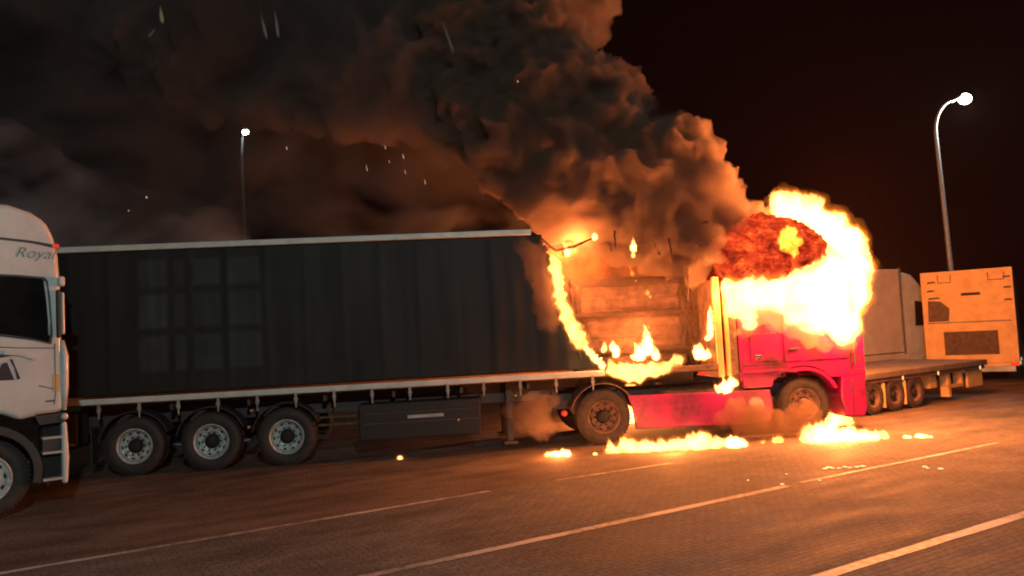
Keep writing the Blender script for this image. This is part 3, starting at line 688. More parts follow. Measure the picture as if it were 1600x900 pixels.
# box truck between the fire and the container
BH = 30; bp_ = atY(1418, 570, 23.5); bp_.z = 0
bt = empty('box_truck', bp_, radians(BH), 'plain grey-cream box truck with pale rounded cab, between flames and orange trailer', 'truck')
link('cargo_box', B(((-4.2, 0, 0.95), (-0.05, 2.4, 3.40))), 'cream', bt, bevel=0.03)
link('skirt', B(((-4.2, -0.01, 0.56), (-0.05, 2.41, 0.93))), 'cream', bt, bevel=0.015)
link('corner_trim', B(((-0.12, -0.02, 0.9), (-0.02, 0.03, 3.43))), 'grey_side', bt)
bm = bmesh.new(); prism(bm, [(0.02, 0.5), (0.02, 3.2), (0.2, 3.32), (0.6, 3.25), (1.0, 2.95), (1.25, 2.6), (1.45, 1.9), (1.9, 1.5), (1.95, 0.5)], 0.05, 2.35); link('cab_shell', bm, 'pale_cab', bt, bevel=0.08, seg=3)
bm = bmesh.new(); prism(bm, [(0.6, 1.7), (1.35, 1.7), (1.15, 2.4), (0.65, 2.45)], 0.03, 0.06); link('window', bm, 'glass', bt)
bm = bmesh.new(); box(bm, (1.5, -0.12, 1.8), (1.58, 0.05, 2.3)); link('mirror', bm, 'plastic', bt, bevel=0.02)
wheel(bt, 1.0, 0.06, 0.42, 0.25, -1); wheel(bt, 1.0, 2.34, 0.42, 0.25, 1); wheel(bt, -3.0, 0.06, 0.42, 0.25, -1); wheel(bt, -3.0, 2.34, 0.42, 0.25, 1)
markers(bt, [(-1.9, -0.02, 0.62), (0.5, 0.03, 0.62)])

# ------------------------------------------------------------------ street lamps
def street_lamp(head, label, arm=1.0, bend=(1, 0), power=900, m='lamp_glow', hr=0.2, col=(0.80, 1.0, 0.96), tiltl=0.0, pm='galv'):
    """head: world position of the lamp head; arm reaches from the pole to it"""
    b_ = Vector((bend[0], bend[1], 0)).normalized(); base = Vector((head.x, head.y, 0)) - b_*arm
    hgt = head.z
    o = empty('street_lamp', base, math.atan2(b_.y, b_.x), label, 'street lamp', 'tall street lamps of the truck stop')
    bm = bmesh.new(); pts = [(0, 0, 0), (0, 0, hgt*0.5), (0, 0, hgt-1.25)]
    rad = [0.11, 0.085, 0.065]
    for i in range(1, 9):
        a = pi/2*i/8; pts.append((arm*0.75*(1-cos(a)), 0, hgt-1.25+1.2*sin(a))); rad.append(0.062-0.003*i)
    pts.append((arm*0.95, 0, hgt-0.0)); rad.append(0.036)
    tube(bm, pts, rad, 10); link('pole', bm, pm, o)
    bm = bmesh.new(); bmesh.ops.create_uvsphere(bm, u_segments=16, v_segments=8, radius=1, matrix=Matrix.Translation((arm+0.1, 0, hgt+0.04)) @ Matrix.Diagonal((0.26, 0.14, 0.08, 1))); link('lamp_housing', bm, 'galv', o, smooth=True)
    bm = bmesh.new(); bmesh.ops.create_uvsphere(bm, u_segments=16, v_segments=10, radius=1, matrix=Matrix.Translation((arm+0.12, 0, hgt-0.05)) @ Matrix.Diagonal((hr*1.1, hr, hr*0.95, 1))); link('lamp_lens', bm, m, o, smooth=True)
    o.rotation_euler[1] = tiltl
    if power:
        lamp('lamp_light', base + b_*(arm+0.12) + Vector((0, 0, hgt-0.32)), power, col, 0.15, o)
    return o
street_lamp(atY(1514, 153, 29), 'tall curved street lamp shining in the clear dark sky above the box trailer', 1.0, (1, -0.2), 900, tiltl=-radians(1.5))
street_lamp(atY(382, 205, 31), 'distant street lamp half hidden by drifting smoke above the dark trailer', 0.5, (1, -1.5), 160, 'lamp_far', 0.13, pm='steel')
street_lamp(Vector((3.0, -8.0, 9.0)), 'unseen street lamp added behind the camera as neutral fill on the white cab', 1.2, (-0.3, 1), 4800)  # unseen lamp added for neutral light on cab and curtain

# ------------------------------------------------------------------ billowing shapes
def blob(name, spheres, m, voxel=0.08, amp=0.1, freq=2.0, octaves=4, seed=0, mode='billow', parent=None, smooth=True, origin=None, lick=0, lf=6):
    bm = bmesh.new()
    for s in spheres:
        if len(s) == 4: x, y, z, r = s; rr = (r, r, r)
        else: x, y, z, *rr = s
        bmesh.ops.create_icosphere(bm, subdivisions=3, radius=1, matrix=Matrix.Translation((x, y, z)) @ Matrix.Diagonal((*rr, 1)))
    me = bpy.data.meshes.new(name + '_tmp'); bm.to_mesh(me); bm.free()
    o = bpy.data.objects.new(name + '_tmp', me); C.objects.link(o)
    md = o.modifiers.new('r', 'REMESH'); md.mode = 'VOXEL'; md.voxel_size = voxel; md.use_smooth_shade = smooth
    sm = o.modifiers.new('s', 'SMOOTH'); sm.iterations = 5
    dg = bpy.context.evaluated_depsgraph_get(); ev = o.evaluated_get(dg)
    m2_ = bpy.data.meshes.new_from_object(ev)
    bpy.data.objects.remove(o); bpy.data.meshes.remove(me)
    sd = Vector((seed*13.7, seed*7.3, seed*3.1))
    nrm = [v.normal.copy() for v in m2_.vertices]
    for v, n_ in zip(m2_.vertices, nrm):
        p = v.co * freq + sd; d = 0; a = 1.0; f = 1.0
        for k in range(octaves):
            q = noise.noise(p*f)
            d += a*((1 - 2.2*abs(q)) - 0.5 if mode == 'billow' else q); a *= 0.52; f *= 2.05
        v.co = v.co + n_*amp*d
        if lick and n_.z > -0.1:
            q = noise.noise(Vector((p.x/freq*lf, p.y/freq*lf, p.z/freq*lf*0.3 + seed))) + 0.5*noise.noise(Vector((p.x/freq*lf*2.3, p.y/freq*lf*2.3, seed)))
            v.co.z += lick*max(0, q + 0.15)*min(1, n_.z + 0.3)
            v.co.x -= 0.35*lick*max(0, q)*min(1, n_.z + 0.1)
    if origin is not None:
        org = Vector(origin)
        for v in m2_.vertices: v.co -= org
    m2_.materials.clear(); m2_.materials.append(m)
    for p in m2_.polygons: p.use_smooth = smooth
    m2_.name = name
    ob = bpy.data.objects.new(name, m2_); C.objects.link(ob)
    if origin is not None: ob.location = origin
    if parent: ob.parent = parent
    return ob
def S_(px, py, rpx, v, sy=None):
    p = atT(px, py, v); r = rpx * p.y / FPX
    return (p.x, p.y, p.z, r) if sy is None else (p.x, p.y, p.z, r, r*sy, r)
def E_(px, py, rx, ry, v, depth):
    p = atT(px, py, v); k = p.y / FPX
    return (p.x, p.y, p.z, rx*k, depth, ry*k)
def along(pts, v, depth=1.0, step=0.6):
    """flame running along a pixel path: pts (px,py,rpx)"""
    out = []
    for (a, b_) in zip(pts[:-1], pts[1:]):
        d = math.hypot(b_[0]-a[0], b_[1]-a[1]); n_ = max(1, int(d/(step*min(a[2], b_[2]))))
        for i in range(n_):
            t = i/n_; out.append(S_(a[0]+(b_[0]-a[0])*t, a[1]+(b_[1]-a[1])*t, a[2]+(b_[2]-a[2])*t, v, depth))
    a = pts[-1]; out.append(S_(*a, v, depth)); return out

FL_HOT = vol_emit('flame_hot', (1.0, 0.42, 0.10), 17)
FL_MID = vol_emit('flame_mid', (1.0, 0.38, 0.08), 24)
FL_SMALL = vol_emit('flame_small', (1.0, 0.42, 0.11), 60)
FL_HALO = vol_emit('flame_halo', (1.0, 0.22, 0.025), 2.2)

# ------------------------------------------------------------------ the great flame round the cab
cf = empty('cab_fire', TP(12.0, -0.3, 1.9), 0, 'huge white-hot flame wrapping the roof and windows of the red cab', 'fire')
cfo = Vector(cf.location)
sp = [S_(1240, 332, 28, 0.4), S_(1222, 324, 18, 0.3), S_(1265, 332, 26, 0.3), S_(1292, 360, 32, 0.2), S_(1315, 385, 36, 0.1), S_(1322, 420, 38, 0), S_(1316, 460, 40, -0.1), S_(1312, 500, 34, -0.15), S_(1312, 525, 18, -0.15),
      S_(1290, 450, 50, -0.05), S_(1280, 480, 38, -0.15), S_(1255, 466, 36, -0.15), S_(1235, 470, 26, -0.15), S_(1215, 462, 24, -0.15), S_(1190, 462, 24, -0.15), S_(1165, 465, 24, -0.15), S_(1150, 468, 20, -0.15), S_(1140, 452, 14, -0.2), S_(1160, 452, 18, -0.2), S_(1190, 450, 18, -0.2), S_(1220, 450, 18, -0.2), S_(1136, 475, 10, -0.15),
      S_(1165, 492, 15, -0.15), S_(1168, 508, 11, -0.15), S_(1150, 490, 14, -0.15), S_(1240, 490, 16, -0.15), S_(1272, 508, 18, -0.15), S_(1290, 400, 46, 1.0), S_(1295, 440, 50, 1.5), S_(1220, 440, 40, 1.2), S_(1170, 445, 34, 1.2)]
o = blob('flame', sp, FL_HOT, 0.045, 0.10, 2.6, 5, 1, lick=0.16, lf=3.2); sp0 = sp; o.parent = cf; o.matrix_parent_inverse = Matrix.Translation(-cfo)
sp = [S_(1215, 500, 20, -0.13), S_(1240, 512, 18, -0.13), S_(1270, 528, 18, -0.13), S_(1190, 490, 18, -0.13), S_(1155, 520, 8, -0.12), S_(1205, 492, 16, -0.13), S_(1230, 505, 14, -0.13), S_(1262, 525, 12, -0.13), S_(1180, 500, 14, -0.13), S_(1290, 538, 12, -0.13), S_(1325, 535, 12, -0.1), S_(1345, 480, 14, 0)]
o = blob('flame_tongue', sp, vol_emit('flame_orange', (1.0, 0.30, 0.04), 3.6), 0.05, 0.08, 3.5, 4, 2); o.parent = cf; o.matrix_parent_inverse = Matrix.Translation(-cfo)

for ex, st in ((0.045, 3.0), (0.11, 0.7)):
    o = blob('flame_edge', [(a, b_, c_, d_ + ex) for a, b_, c_, d_ in sp0], vol_emit('flame_fringe', (1.0, 0.22, 0.02), st), 0.06, 0.10, 2.6, 5, 1, lick=0.16, lf=3.2); o.parent = cf; o.matrix_parent_inverse = Matrix.Translation(-cfo)
# red fireball with dark mottling rolling over the cab roof
fbm, N, L = nt('fireball'); N.remove(N['Principled BSDF'])
tc = N.new('ShaderNodeTexCoord'); mp = N.new('ShaderNodeMapping'); mp.inputs['Rotation'].default_value = (0, 0.5, 0); mp.inputs['Scale'].default_value = (1, 1, 1.6)
L.new(tc.outputs['Object'], mp.inputs[0])
n = N.new('ShaderNodeTexNoise'); n.inputs['Scale'].default_value = 3.0; n.inputs['Detail'].default_value = 9; n.inputs['Roughness'].default_value = 0.74; n.inputs['Distortion'].default_value = 0.3; L.new(mp.outputs[0], n.inputs['Vector'])
cr = N.new('ShaderNodeValToRGB'); L.new(n.outputs['Fac'], cr.inputs[0])
el = cr.color_ramp.elements; el[0].position = 0.30; el[0].color = (0.02, 0.002, 0.001, 1); el[1].position = 0.80; el[1].color = (1.0, 0.42, 0.10, 1)
for ps, cl in ((0.42, (0.16, 0.008, 0.004, 1)), (0.52, (0.50, 0.025, 0.008, 1)), (0.62, (0.85, 0.12, 0.02, 1))):
    e_ = el.new(ps); e_.color = cl
em = N.new('ShaderNodeEmission'); L.new(cr.outputs[0], em.inputs[0]); em.inputs[1].default_value = 1.3
L.new(em.outputs[0], N['Material Output'].inputs['Surface'])
sp = [S_(1205, 390, 48, 0.2), S_(1165, 395, 40, 0.25), S_(1245, 392, 42, 0.15), S_(1190, 365, 30, 0.2), S_(1225, 370, 28, 0.2), S_(1150, 405, 30, 0.3), S_(1262, 380, 24, 0.15), S_(1200, 412, 26, 0.15), S_(1152, 412, 26, -0.15), S_(1185, 415, 24, -0.15), S_(1215, 412, 24, -0.15), S_(1135, 398, 20, 0)]
o = blob('fireball', sp, fbm, 0.03, 0.08, 3.2, 5, 3, origin=atT(1205, 390, 0.2)); fbo = o; tag(o, 'dark red rolling fireball mottled with soot on top of the burning cab', 'fireball')
go = blob('fire_haze', [(a, b_, c_, d_ + 0.10) for a, b_, c_, d_ in sp], vol_emit('red_glow', (1.0, 0.11, 0.02), 1.5), 0.05, 0.09, 3.5, 4, 33)
go.parent = fbo; go.matrix_parent_inverse = Matrix.Translation(-Vector(fbo.location))
o = blob('flame', [S_(1232, 365, 13, -0.5), S_(1222, 378, 9, -0.52), S_(1245, 378, 9, -0.42), S_(1240, 395, 8, -0.46), S_(1228, 385, 9, -0.44)], vol_emit('flame_yellow', (1.0, 0.42, 0.03), 14), 0.025, 0.05, 7, 3, 4, origin=atT(1235, 380, -0.4))
tag(o, 'small yellow flame bursting through the dark red fireball', 'flame', 'separate flames of the truck fire')

def flame(spheres, label, seed, m=None, voxel=0.035, amp=0.05, freq=5.0, at_=None, group='separate flames of the truck fire', lick=None):
    rm = max(q[3] for q in spheres)
    o = blob('flame', spheres, m or FL_SMALL, voxel, amp, freq, 4, seed, origin=at_ or Vector(spheres[0][:3]), lick=rm*1.6 if lick is None else lick, lf=1.6/max(rm, 0.05))
    if rm > 0.05:
        h = blob('flame_edge', [(*q[:3], *[c*1.05 + 0.03 for c in q[3:]]) for q in spheres], FL_HALO, max(voxel, 0.025), amp, freq, 4, seed, lick=rm*1.7 if lick is None else lick*1.1, lf=1.6/max(rm, 0.05))
        h.parent = o; h.matrix_parent_inverse = Matrix.Translation(-Vector(o.location))
    return tag(o, label, 'flame', group)
V0 = -0.10
flame(along([(866, 405, 7), (868, 425, 11), (874, 460, 10), (884, 490, 11), (898, 520, 13), (908, 535, 11)], V0, 0.7), 'tall flame climbing the burnt edge of the dark trailer curtain', 5, FL_MID, 0.025, 0.06, 4.5, lick=0.07)
flame(along([(915, 545, 4), (930, 560, 6), (942, 573, 5)], V0, 0.8), 'thin flame between the curtain edge flame and the crescent flame', 6, FL_SMALL, 0.02, 0.03, 7)
flame(along([(955, 578, 9), (975, 583, 13), (995, 585, 14), (1015, 580, 11), (1040, 575, 8), (1062, 562, 7)], V0, 0.8), 'crescent-shaped flame lying along the bottom of the burnt trailer opening', 7, FL_MID, 0.025, 0.05, 5, lick=0.09)
flame([S_(1012, 545, 11, 0.3), S_(1012, 532, 7, 0.3), S_(1010, 520, 4, 0.3), S_(1000, 555, 9, 0.3), S_(1025, 556, 7, 0.3), S_(990, 558, 5, 0.3)], 'pointed flame standing above the middle of the crescent flame', 8, None, 0.022, 0.035, 7)
flame([S_(960, 544, 8, 0.3), S_(962, 552, 7, 0.3), S_(944, 546, 5, 0.3)], 'round flame low at the left end of the cargo rack', 9, None, 0.02, 0.03, 7)
flame([S_(1092, 553, 9, 0.1), S_(1100, 556, 7, 0.1), S_(1108, 555, 5, 0.1)], 'round flame low beside the front post of the trailer', 10, None, 0.02, 0.03, 7)
flame(along([(1119, 470, 4), (1114, 490, 7), (1112, 512, 7), (1106, 530, 5)], 0.1, 0.8), 'narrow upright flame against the front post of the trailer', 11, None, 0.02, 0.035, 6)
flame([S_(1135, 606, 9, -0.15), S_(1146, 598, 7, -0.15), S_(1124, 608, 6, -0.15)], 'small flame above the red side skirt behind the cab', 12, None, 0.02, 0.035, 6)
flame([S_(887, 395, 6, 0)], 'small round flame at the upper corner of the curtain hole', 13, None, 0.015, 0.03, 9)
flame([S_(929, 371, 5, 0)], 'tiny bright flame at the tip of the broken roof rail', 14, None, 0.015, 0.02, 9)
flame([S_(990, 388, 6, 0.3), S_(989, 400, 3, 0.3), S_(990, 380, 3, 0.3)], 'small flame hanging from the roof above the cargo rack', 15, None, 0.015, 0.02, 9)
flame([S_(988, 428, 3.5, 0.3), S_(985, 418, 2, 0.3), S_(1012, 458, 3.5, 0.3), S_(1016, 464, 3, 0.3), S_(994, 440, 2, 0.3)], 'burning drips falling in front of the cargo rack', 16, vol_emit('flame_dim', (1.0, 0.35, 0.05), 16), 0.012, 0.015, 12)
# flames on the ground
def gflame(pts, label, seed, m=None, amp=0.06, voxel=0.03, dz=0.0, depth=1.6):
    sph = []
    for (px, py, rx, rz_) in pts:
        p = atZ(px, py, 0); k = p.y/FPX
        sph.append((p.x, p.y, rz_*k*0.45 + dz, rx*k*1.15, rx*k*0.7*depth, rz_*k*0.68))
    hm = max(q[5] for q in sph)
    return flame(sph, label, seed, m or FL_MID, voxel, amp, 5.0, lick=hm*0.8)
gflame([(862, 713, 10, 6), (880, 713, 12, 7)], 'flame patch on the ground behind the rear tractor wheel', 20, FL_SMALL, 0.03, 0.02)
gflame([(930, 711, 4, 4)], 'tiny ground flame just under the rear tractor wheel', 21, FL_SMALL, 0.01, 0.015)
gflame([(960, 708, 14, 9), (985, 706, 16, 15), (1005, 706, 14, 12), (1030, 704, 16, 10), (1060, 703, 16, 12), (1085, 702, 16, 17), (1100, 701, 14, 20), (1118, 700, 12, 12), (1128, 699, 9, 8)], 'long low flame burning on the ground below the red side skirt', 22, FL_MID, 0.05, 0.025)
gflame([(1148, 699, 12, 11), (1160, 698, 8, 9)], 'short ground flame between the long flame and the front wheel', 23, FL_SMALL, 0.03, 0.018)
gflame([(1192, 694, 4, 4), (1215, 692, 8, 8)], 'dim small ground flame just behind the front wheel', 24, vol_emit('flame_amber', (1, 0.36, 0.06), 22), 0.02, 0.015)
gflame([(1268, 692, 14, 20), (1290, 692, 24, 22), (1320, 690, 26, 17), (1350, 688, 22, 9), (1375, 686, 12, 6)], 'broad bright flame pooled on the ground at the front wheel', 25, FL_MID, 0.06, 0.03)
gflame([(1300, 668, 10, 14), (1312, 664, 12, 22), (1325, 664, 9, 12)], 'flame tongue licking up at the front bumper corner', 26, FL_MID, 0.05, 0.022)
gflame([(1418, 685, 6, 4)], 'small ground flame in front of the flatbed wheels', 27, FL_SMALL, 0.01, 0.013)
gflame([(1440, 684, 9, 4), (1452, 684, 5, 3)], 'rightmost ground flame on the open asphalt', 28, FL_SMALL, 0.015, 0.013)
gflame([(625, 718, 4, 5)], 'lone spark of fire on the ground below the middle of the trailer', 29, FL_SMALL, 0.01, 0.012)
p_ = TP(9.7, 3.1, 0)  # mostly hidden flame added to light the ground under the trailer
fo = flame([(p_.x - 0.5, p_.y, 0.12, 0.3), (p_.x, p_.y, 0.15, 0.35), (p_.x + 0.6, p_.y + 0.1, 0.12, 0.3)], 'flame added on the far side of the trailer to light the ground beneath it', 30, FL_MID, 0.05, 0.04)
lamp('fire_light', Vector(fo.location) + Vector((-0.3, 0.1, 0.5)), 500, FIRE, 0.2, fo)
# fire light, point lamps added in and beside the flames
def flight(u, v, z, e, r, o=None): return lamp('fire_light', TP(u, v, z), e, FIRE, r, o)
fl = flight(13.35, -0.55, 2.7, 2000, 0.4, cf)
flight(12.0, -1.0, 3.0, 300, 0.4, cf)
flight(13.1, 0.3, 4.3, 2000, 0.4, cf)
def child_light(ob, off, e, r): 
    bpy.context.view_layer.update()
    return lamp('fire_light', Vector(ob.location) + Vector(off), e, FIRE, r, ob)
for o in [o for o in C.objects if o.name.startswith('flame') and o.get('label')]:
    lb = o['label']
    if lb.startswith('tall flame climbing'): child_light(o, (0.3, 0.15, -0.5), 320, 0.15)
    if lb.startswith('crescent'): child_light(o, (0.5, 0.5, 0.4), 80, 0.15)
    if lb.startswith('pointed'): child_light(o, (0, 0.25, 0.5), 45, 0.2)
    if lb.startswith('small flame hanging'): child_light(o, (-1.2, 1.8, 0.6), 650, 0.3)  # set well off the flame, added to light the smoke from below
    if lb.startswith('tiny bright'): child_light(o, (-0.3, 0.45, 0.0), 170, 0.15)
    if lb.startswith('small round flame at'): child_light(o, (0.1, 0.1, 0.1), 90, 0.1)
    if lb.startswith('long low'): child_light(o, (0.9, -0.35, 0.22), 90, 0.12)
    if lb.startswith('broad bright'): child_light(o, (0.3, -0.35, 0.3), 150, 0.15)
    if lb.startswith('flame patch on'): child_light(o, (0.1, 0, 0.15), 60, 0.08)
    if lb.startswith('narrow upright'): child_light(o, (-0.15, -0.35, 0.1), 120, 0.1)

# burning scraps thrown out over the asphalt
MT['ember'] = emit('glowing_ember', (1.0, 0.50, 0.18), 2.2)
MT['spark'] = emit('flying_spark', (1.0, 0.50, 0.35), 0.5)
def scrap(px, py, rpx, label, m='ember', el=1.6):
    p = atZ(px, py, 0); k = p.y/FPX*rpx
    bm = bmesh.new(); bmesh.ops.create_icosphere(bm, subdivisions=2, radius=1)
    for v in bm.verts:
        v.co *= 1 + 0.5*noise.noise(v.co*2.3 + Vector((px, py, 0))); v.co = Vector((v.co.x*k*el, v.co.y*k*1.6, max(-0.2, v.co.z)*k*0.5))
    o = link('ember', bm, m); o.location = (p.x, p.y, 0.012 + k*0.1); o.rotation_euler.z = px*0.7
    return tag(o, label, 'ember', 'glowing scraps scattered on the asphalt')
for px, py, r_, lb in ((978, 734, 3, 'leftmost glowing scrap of the row lying in front of the front wheel'), (990, 732, 4, 'largest glowing scrap of the row in front of the front wheel'),
        (1003, 733, 2.5, 'small scrap just right of the largest glowing scrap'), (1022, 733, 2.5, 'glowing scrap near the left third of the scrap row'), (1040, 731, 3, 'long glowing scrap in the middle of the scrap row'),
        (1056, 732, 2.5, 'small round scrap just right of the middle of the row'), (1078, 731, 3, 'glowing scrap near the right end of the row'), (1096, 730, 3.5, 'rightmost glowing scrap of the row in front of the front wheel'),
        (962, 752, 2, 'faint ember lying beside the second painted line'), (845, 758, 2.5, 'single ember lying on the second painted line'), (858, 742, 1.6, 'faint ember a little behind the single ember'), (738, 752, 1.8, 'leftmost faint ember on the asphalt'),
        (1290, 731, 3, 'glowing scrap on the right, left one of its pair'), (1300, 733, 2, 'small scrap touching the left one of the right-hand pair'), (1340, 734, 3, 'far right glowing scrap on the asphalt')):
    # positions were read off the ground, so each sits on the asphalt
    scrap(800 + px/2, py, r_*0.8, lb)
def spark(px, py, ln, wpx, v, label, m='spark', tilt=0.15):
    p = atT(px, py, v); k = p.y/FPX
    bm = bmesh.new(); bmesh.ops.create_icosphere(bm, subdivisions=3, radius=1)
    for v_ in bm.verts: c_ = v_.co.copy(); v_.co = Vector((c_.x*wpx*k*0.5*(0.8 - 0.5*c_.z) - tilt*ln*k*0.5*c_.z, c_.y*wpx*k*0.5*(0.8 - 0.5*c_.z), c_.z*ln*k/2))
    o = link('spark', bm, m); o.location = p; return tag(o, label, 'spark', 'sparks flying in the smoke')
SPK = [(602, 230, 7, 1.6, 'first'), (630, 244, 9, 2, 'second'), (608, 252, 6, 1.2, 'third'), (633, 268, 8, 1.4, 'fourth'), (664, 284, 9, 1.6, 'fifth'), (573, 262, 12, 1.4, 'sixth'), (448, 231, 6, 2.2, 'seventh')]
for (px, py, ln, wp, nm), ds in zip(SPK, ('topmost of the cluster over the middle of the trailer', 'brightest of the cluster over the middle of the trailer', 'faint, just left of the brightest spark', 'falling below the brightest spark', 'lowest and rightmost of the cluster', 'leftmost long streak of the cluster', 'alone between the cluster and the distant lamp')):
    spark(px, py, ln, wp, 0.3, 'small glowing spark, ' + ds)
spark(229, 308, 4, 3.5, 1.0, 'round yellow spark in the smoke above the rear of the trailer')
spark(809, 127, 4, 3, -0.6, 'pale spark in front of the thick smoke plume')
spark(201, 329, 3, 2, 1.0, 'faint spark left of the round yellow spark')
MT['streak'] = vol_emit('pale_streak', (0.75, 0.68, 0.66), 0.9)  # faintly glowing slivers set high in the smoke
MT['streak_green'] = vol_emit('green_streak', (0.66, 0.72, 0.34), 1.6)
spark(412, 40, 46, 6, 0.0, 'pale vertical glowing streak at the top, left of a twin', 'streak', 0.2)
spark(432, 36, 50, 6, 0.0, 'dimmer twin of the pale streak at the top', 'streak', 0.1)
spark(699, 55, 62, 5, -0.4, 'long thin pale streak high in front of the plume', 'streak', 0.3)
spark(252, 22, 32, 7, 0.0, 'greenish bright streak at the very top left of the smoke', 'streak_green', 0.1)
spark(238, 50, 16, 5, 0.0, 'short slanted streak just below the greenish one', 'streak', -0.8)

# ------------------------------------------------------------------ smoke
SM_DENSE = vol_cloud('smoke_dense', (0.43, 0.33, 0.27), 6.0, 0.75, 0.36, 0.60, g=0.1, det=5, dist=0.8)
SM_DENSE.cycles.volume_step_rate = 0.12
SM_MID = vol_cloud('smoke_mid', (0.45, 0.36, 0.32), 2.4, 0.55, 0.38, 0.60, g=0.1, det=4, dist=0.6)
SM_MID.cycles.volume_step_rate = 0.15
sp = [S_(*q) for q in [(1160, 372, 42, 0.7), (1125, 352, 52, 0.8), (1085, 325, 68, 1.0), (1050, 255, 66, 1.3), (1000, 320, 78, 1.1), (1000, 235, 66, 1.5), (940, 300, 80, 1.2), (925, 190, 88, 1.7), (870, 265, 80, 1.4),
     (855, 150, 90, 1.9), (800, 225, 70, 1.7), (885, 20, 68, 2.3), (905, -20, 60, 2.4), (820, 60, 100, 2.3), (740, 170, 66, 2.0), (770, 90, 90, 2.3), (715, 60, 95, 2.5), (900, 345, 38, 0.8), (858, 335, 32, 0.8), (1020, 385, 36, 0.7), (1080, 395, 36, 0.6), (960, 375, 26, 0.7), (800, -60, 120, 2.6), (1118, 392, 26, 0.0), (1100, 412, 20, 0.1)]]
sp = [(a, b_, c_, d_ + 0.12) for a, b_, c_, d_ in sp]
tag(blob('smoke_plume', sp, SM_DENSE, 0.065, 0.27, 1.25, 6, 11, origin=atT(950, 280, 1.2)), 'dense brown smoke plume boiling up from the burning cab, lit orange underneath', 'smoke', kind='stuff')
sp = [S_(*q) for q in [(650, 130, 90, 2.4), (600, 90, 110, 2.8), (560, 160, 60, 2.6), (500, 110, 95, 3.0), (520, 10, 110, 3.2), (640, 0, 120, 3.0), (680, 185, 45, 2.2), (600, 180, 42, 2.4), (420, 60, 120, 3.2), (330, 110, 80, 3.2), (400, 150, 60, 2.9), (250, 60, 100, 3.4), (700, 210, 45, 1.9)]]
tag(blob('drifting_smoke', sp, SM_MID, 0.12, 0.35, 0.9, 4, 12, origin=atT(600, 100, 2.6)), 'thinner brown smoke drifting left above the dark trailer', 'smoke', kind='stuff')

SM_LEFT = vol_cloud('smoke_left', (0.30, 0.275, 0.27), 0.8, 0.36, 0.42, 0.60, stretch=(1, 1, 1.5))
SM_LEFT.cycles.volume_step_rate = 0.45
sp = [S_(*q) for q in [(400, 90, 190, 4.2), (200, 60, 200, 4.6), (0, 60, 220, 5), (600, 120, 170, 4.0), (760, 140, 130, 4.0), (100, 230, 150, 4.8), (-60, 260, 160, 5), (250, 250, 130, 4.6), (420, 250, 130, 4.4), (580, 270, 110, 4.2), (700, 290, 90, 4.0), (780, 320, 60, 4.0), (-100, 100, 250, 5), (500, -60, 200, 4.4), (100, 400, 130, 4.6), (300, 400, 120, 4.6), (480, 400, 110, 4.6), (640, 400, 100, 4.6)]]
tag(blob('smoke_bank', sp, SM_LEFT, 0.3, 0.5, 0.5, 3, 14, origin=atT(300, 150, 4.5)), 'wide dim bank of brown smoke spreading across the sky behind the trailer', 'smoke', kind='stuff')
SM_GREY = vol_cloud('smoke_grey', (0.80, 0.88, 0.95), 0.55, 0.55, 0.40, 0.66, stretch=(1, 1, 1.6))
tag(blob('grey_smoke', [S_(*q) for q in [(70, 330, 90, 2.6), (0, 290, 100, 2.8), (150, 350, 80, 2.8), (230, 370, 70, 3.0), (-60, 330, 90, 2.6), (100, 400, 90, 2.8), (330, 385, 60, 3.0)]], SM_GREY, 0.15, 0.25, 0.8, 3, 17, origin=atT(100, 330, 2.6)), 'thin blue-grey smoke hanging low behind the roof of the white cab', 'smoke', kind='stuff')
SM_LOW = vol_smoke('smoke_low', (0.38, 0.25, 0.18), 2.4, 0.1)
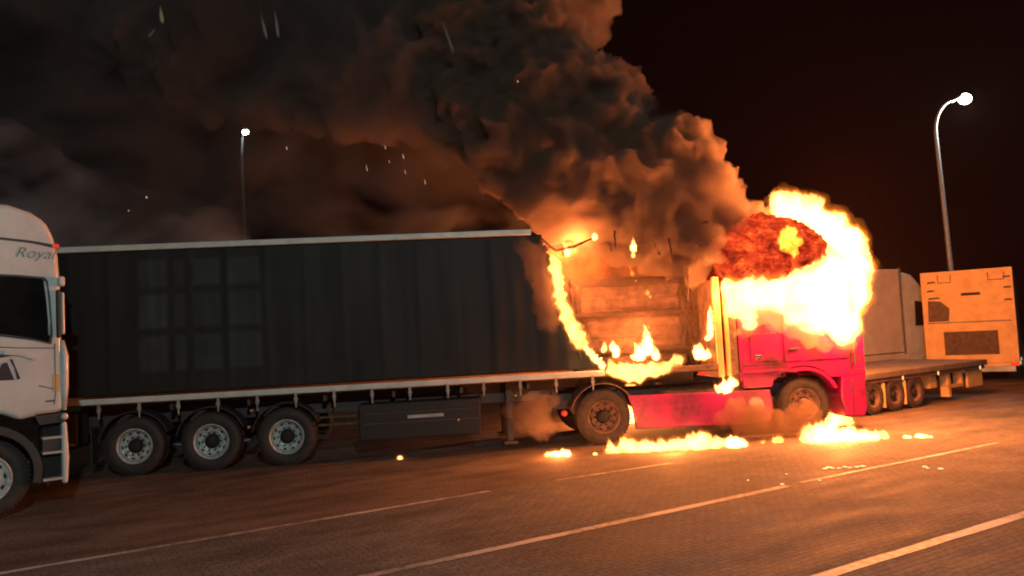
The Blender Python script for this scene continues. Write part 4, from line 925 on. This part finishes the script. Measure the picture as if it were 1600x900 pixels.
tag(blob('low_smoke', [S_(*q) for q in [(1215, 660, 22, -0.45), (1185, 655, 26, -0.4), (1150, 640, 20, -0.35), (1240, 670, 20, -0.45), (1195, 680, 16, -0.4), (1262, 645, 20, -0.35), (1275, 665, 16, -0.4), (1245, 650, 20, -0.4), (1160, 665, 18, -0.4), (1130, 655, 14, -0.35)]], SM_LOW, 0.03, 0.07, 4, 4, 15, origin=atT(1190, 660, -0.4)), 'orange-lit smoke curling low in front of the front wheel', 'smoke', kind='stuff')
tag(blob('low_smoke', [S_(*q) for q in [(835, 640, 26, -0.2), (845, 665, 24, -0.2), (820, 655, 18, -0.1), (860, 625, 14, -0.1), (800, 640, 14, 0)]], vol_smoke('smoke_thin', (0.5, 0.38, 0.3), 1.3), 0.035, 0.09, 3.5, 4, 16, origin=atT(835, 645, -0.2)), 'thin brown smoke rising under the trailer behind the rear tractor wheel', 'smoke', kind='stuff')
tag(blob('glowing_smoke', [S_(*q) for q in [(930, 440, 45, 0.25), (1000, 430, 60, 0.3), (1060, 450, 50, 0.3), (940, 490, 42, 0.25), (1000, 500, 55, 0.3), (1060, 510, 50, 0.3), (1000, 540, 40, 0.3), (1090, 470, 30, 0.3), (910, 400, 25, 0.3)]], vol_smoke('smoke_glowing', (0.5, 0.33, 0.22), 0.08), 0.06, 0.12, 2.5, 4, 18, origin=atT(1000, 480, 0.3)), 'thin glowing orange smoke filling the burnt opening of the trailer', 'smoke', kind='stuff')
tag(blob('edge_smoke', [S_(*q) for q in [(835, 400, 24, -0.05), (840, 420, 22, -0.05), (846, 440, 22, -0.05), (850, 460, 20, -0.05), (854, 480, 20, -0.05), (858, 505, 18, -0.05), (820, 388, 18, -0.05), (860, 380, 24, 0), (885, 378, 22, 0)]], vol_smoke('smoke_edge', (0.42, 0.30, 0.23), 0.6), 0.04, 0.10, 2.6, 4, 19, origin=atT(840, 440, -0.1)), 'wisps of brown smoke clinging to the curtain beside its burning edge', 'smoke', kind='stuff')
# night air that carries the glow of the fire
bm = bmesh.new(); box(bm, (-120, -40, -1), (120, 160, 40))
tag(link('haze', bm, vol_smoke('night_haze', (0.85, 0.5, 0.4), 0.00022, 0.3)), kind='stuff')
print('objects', len(C.objects))
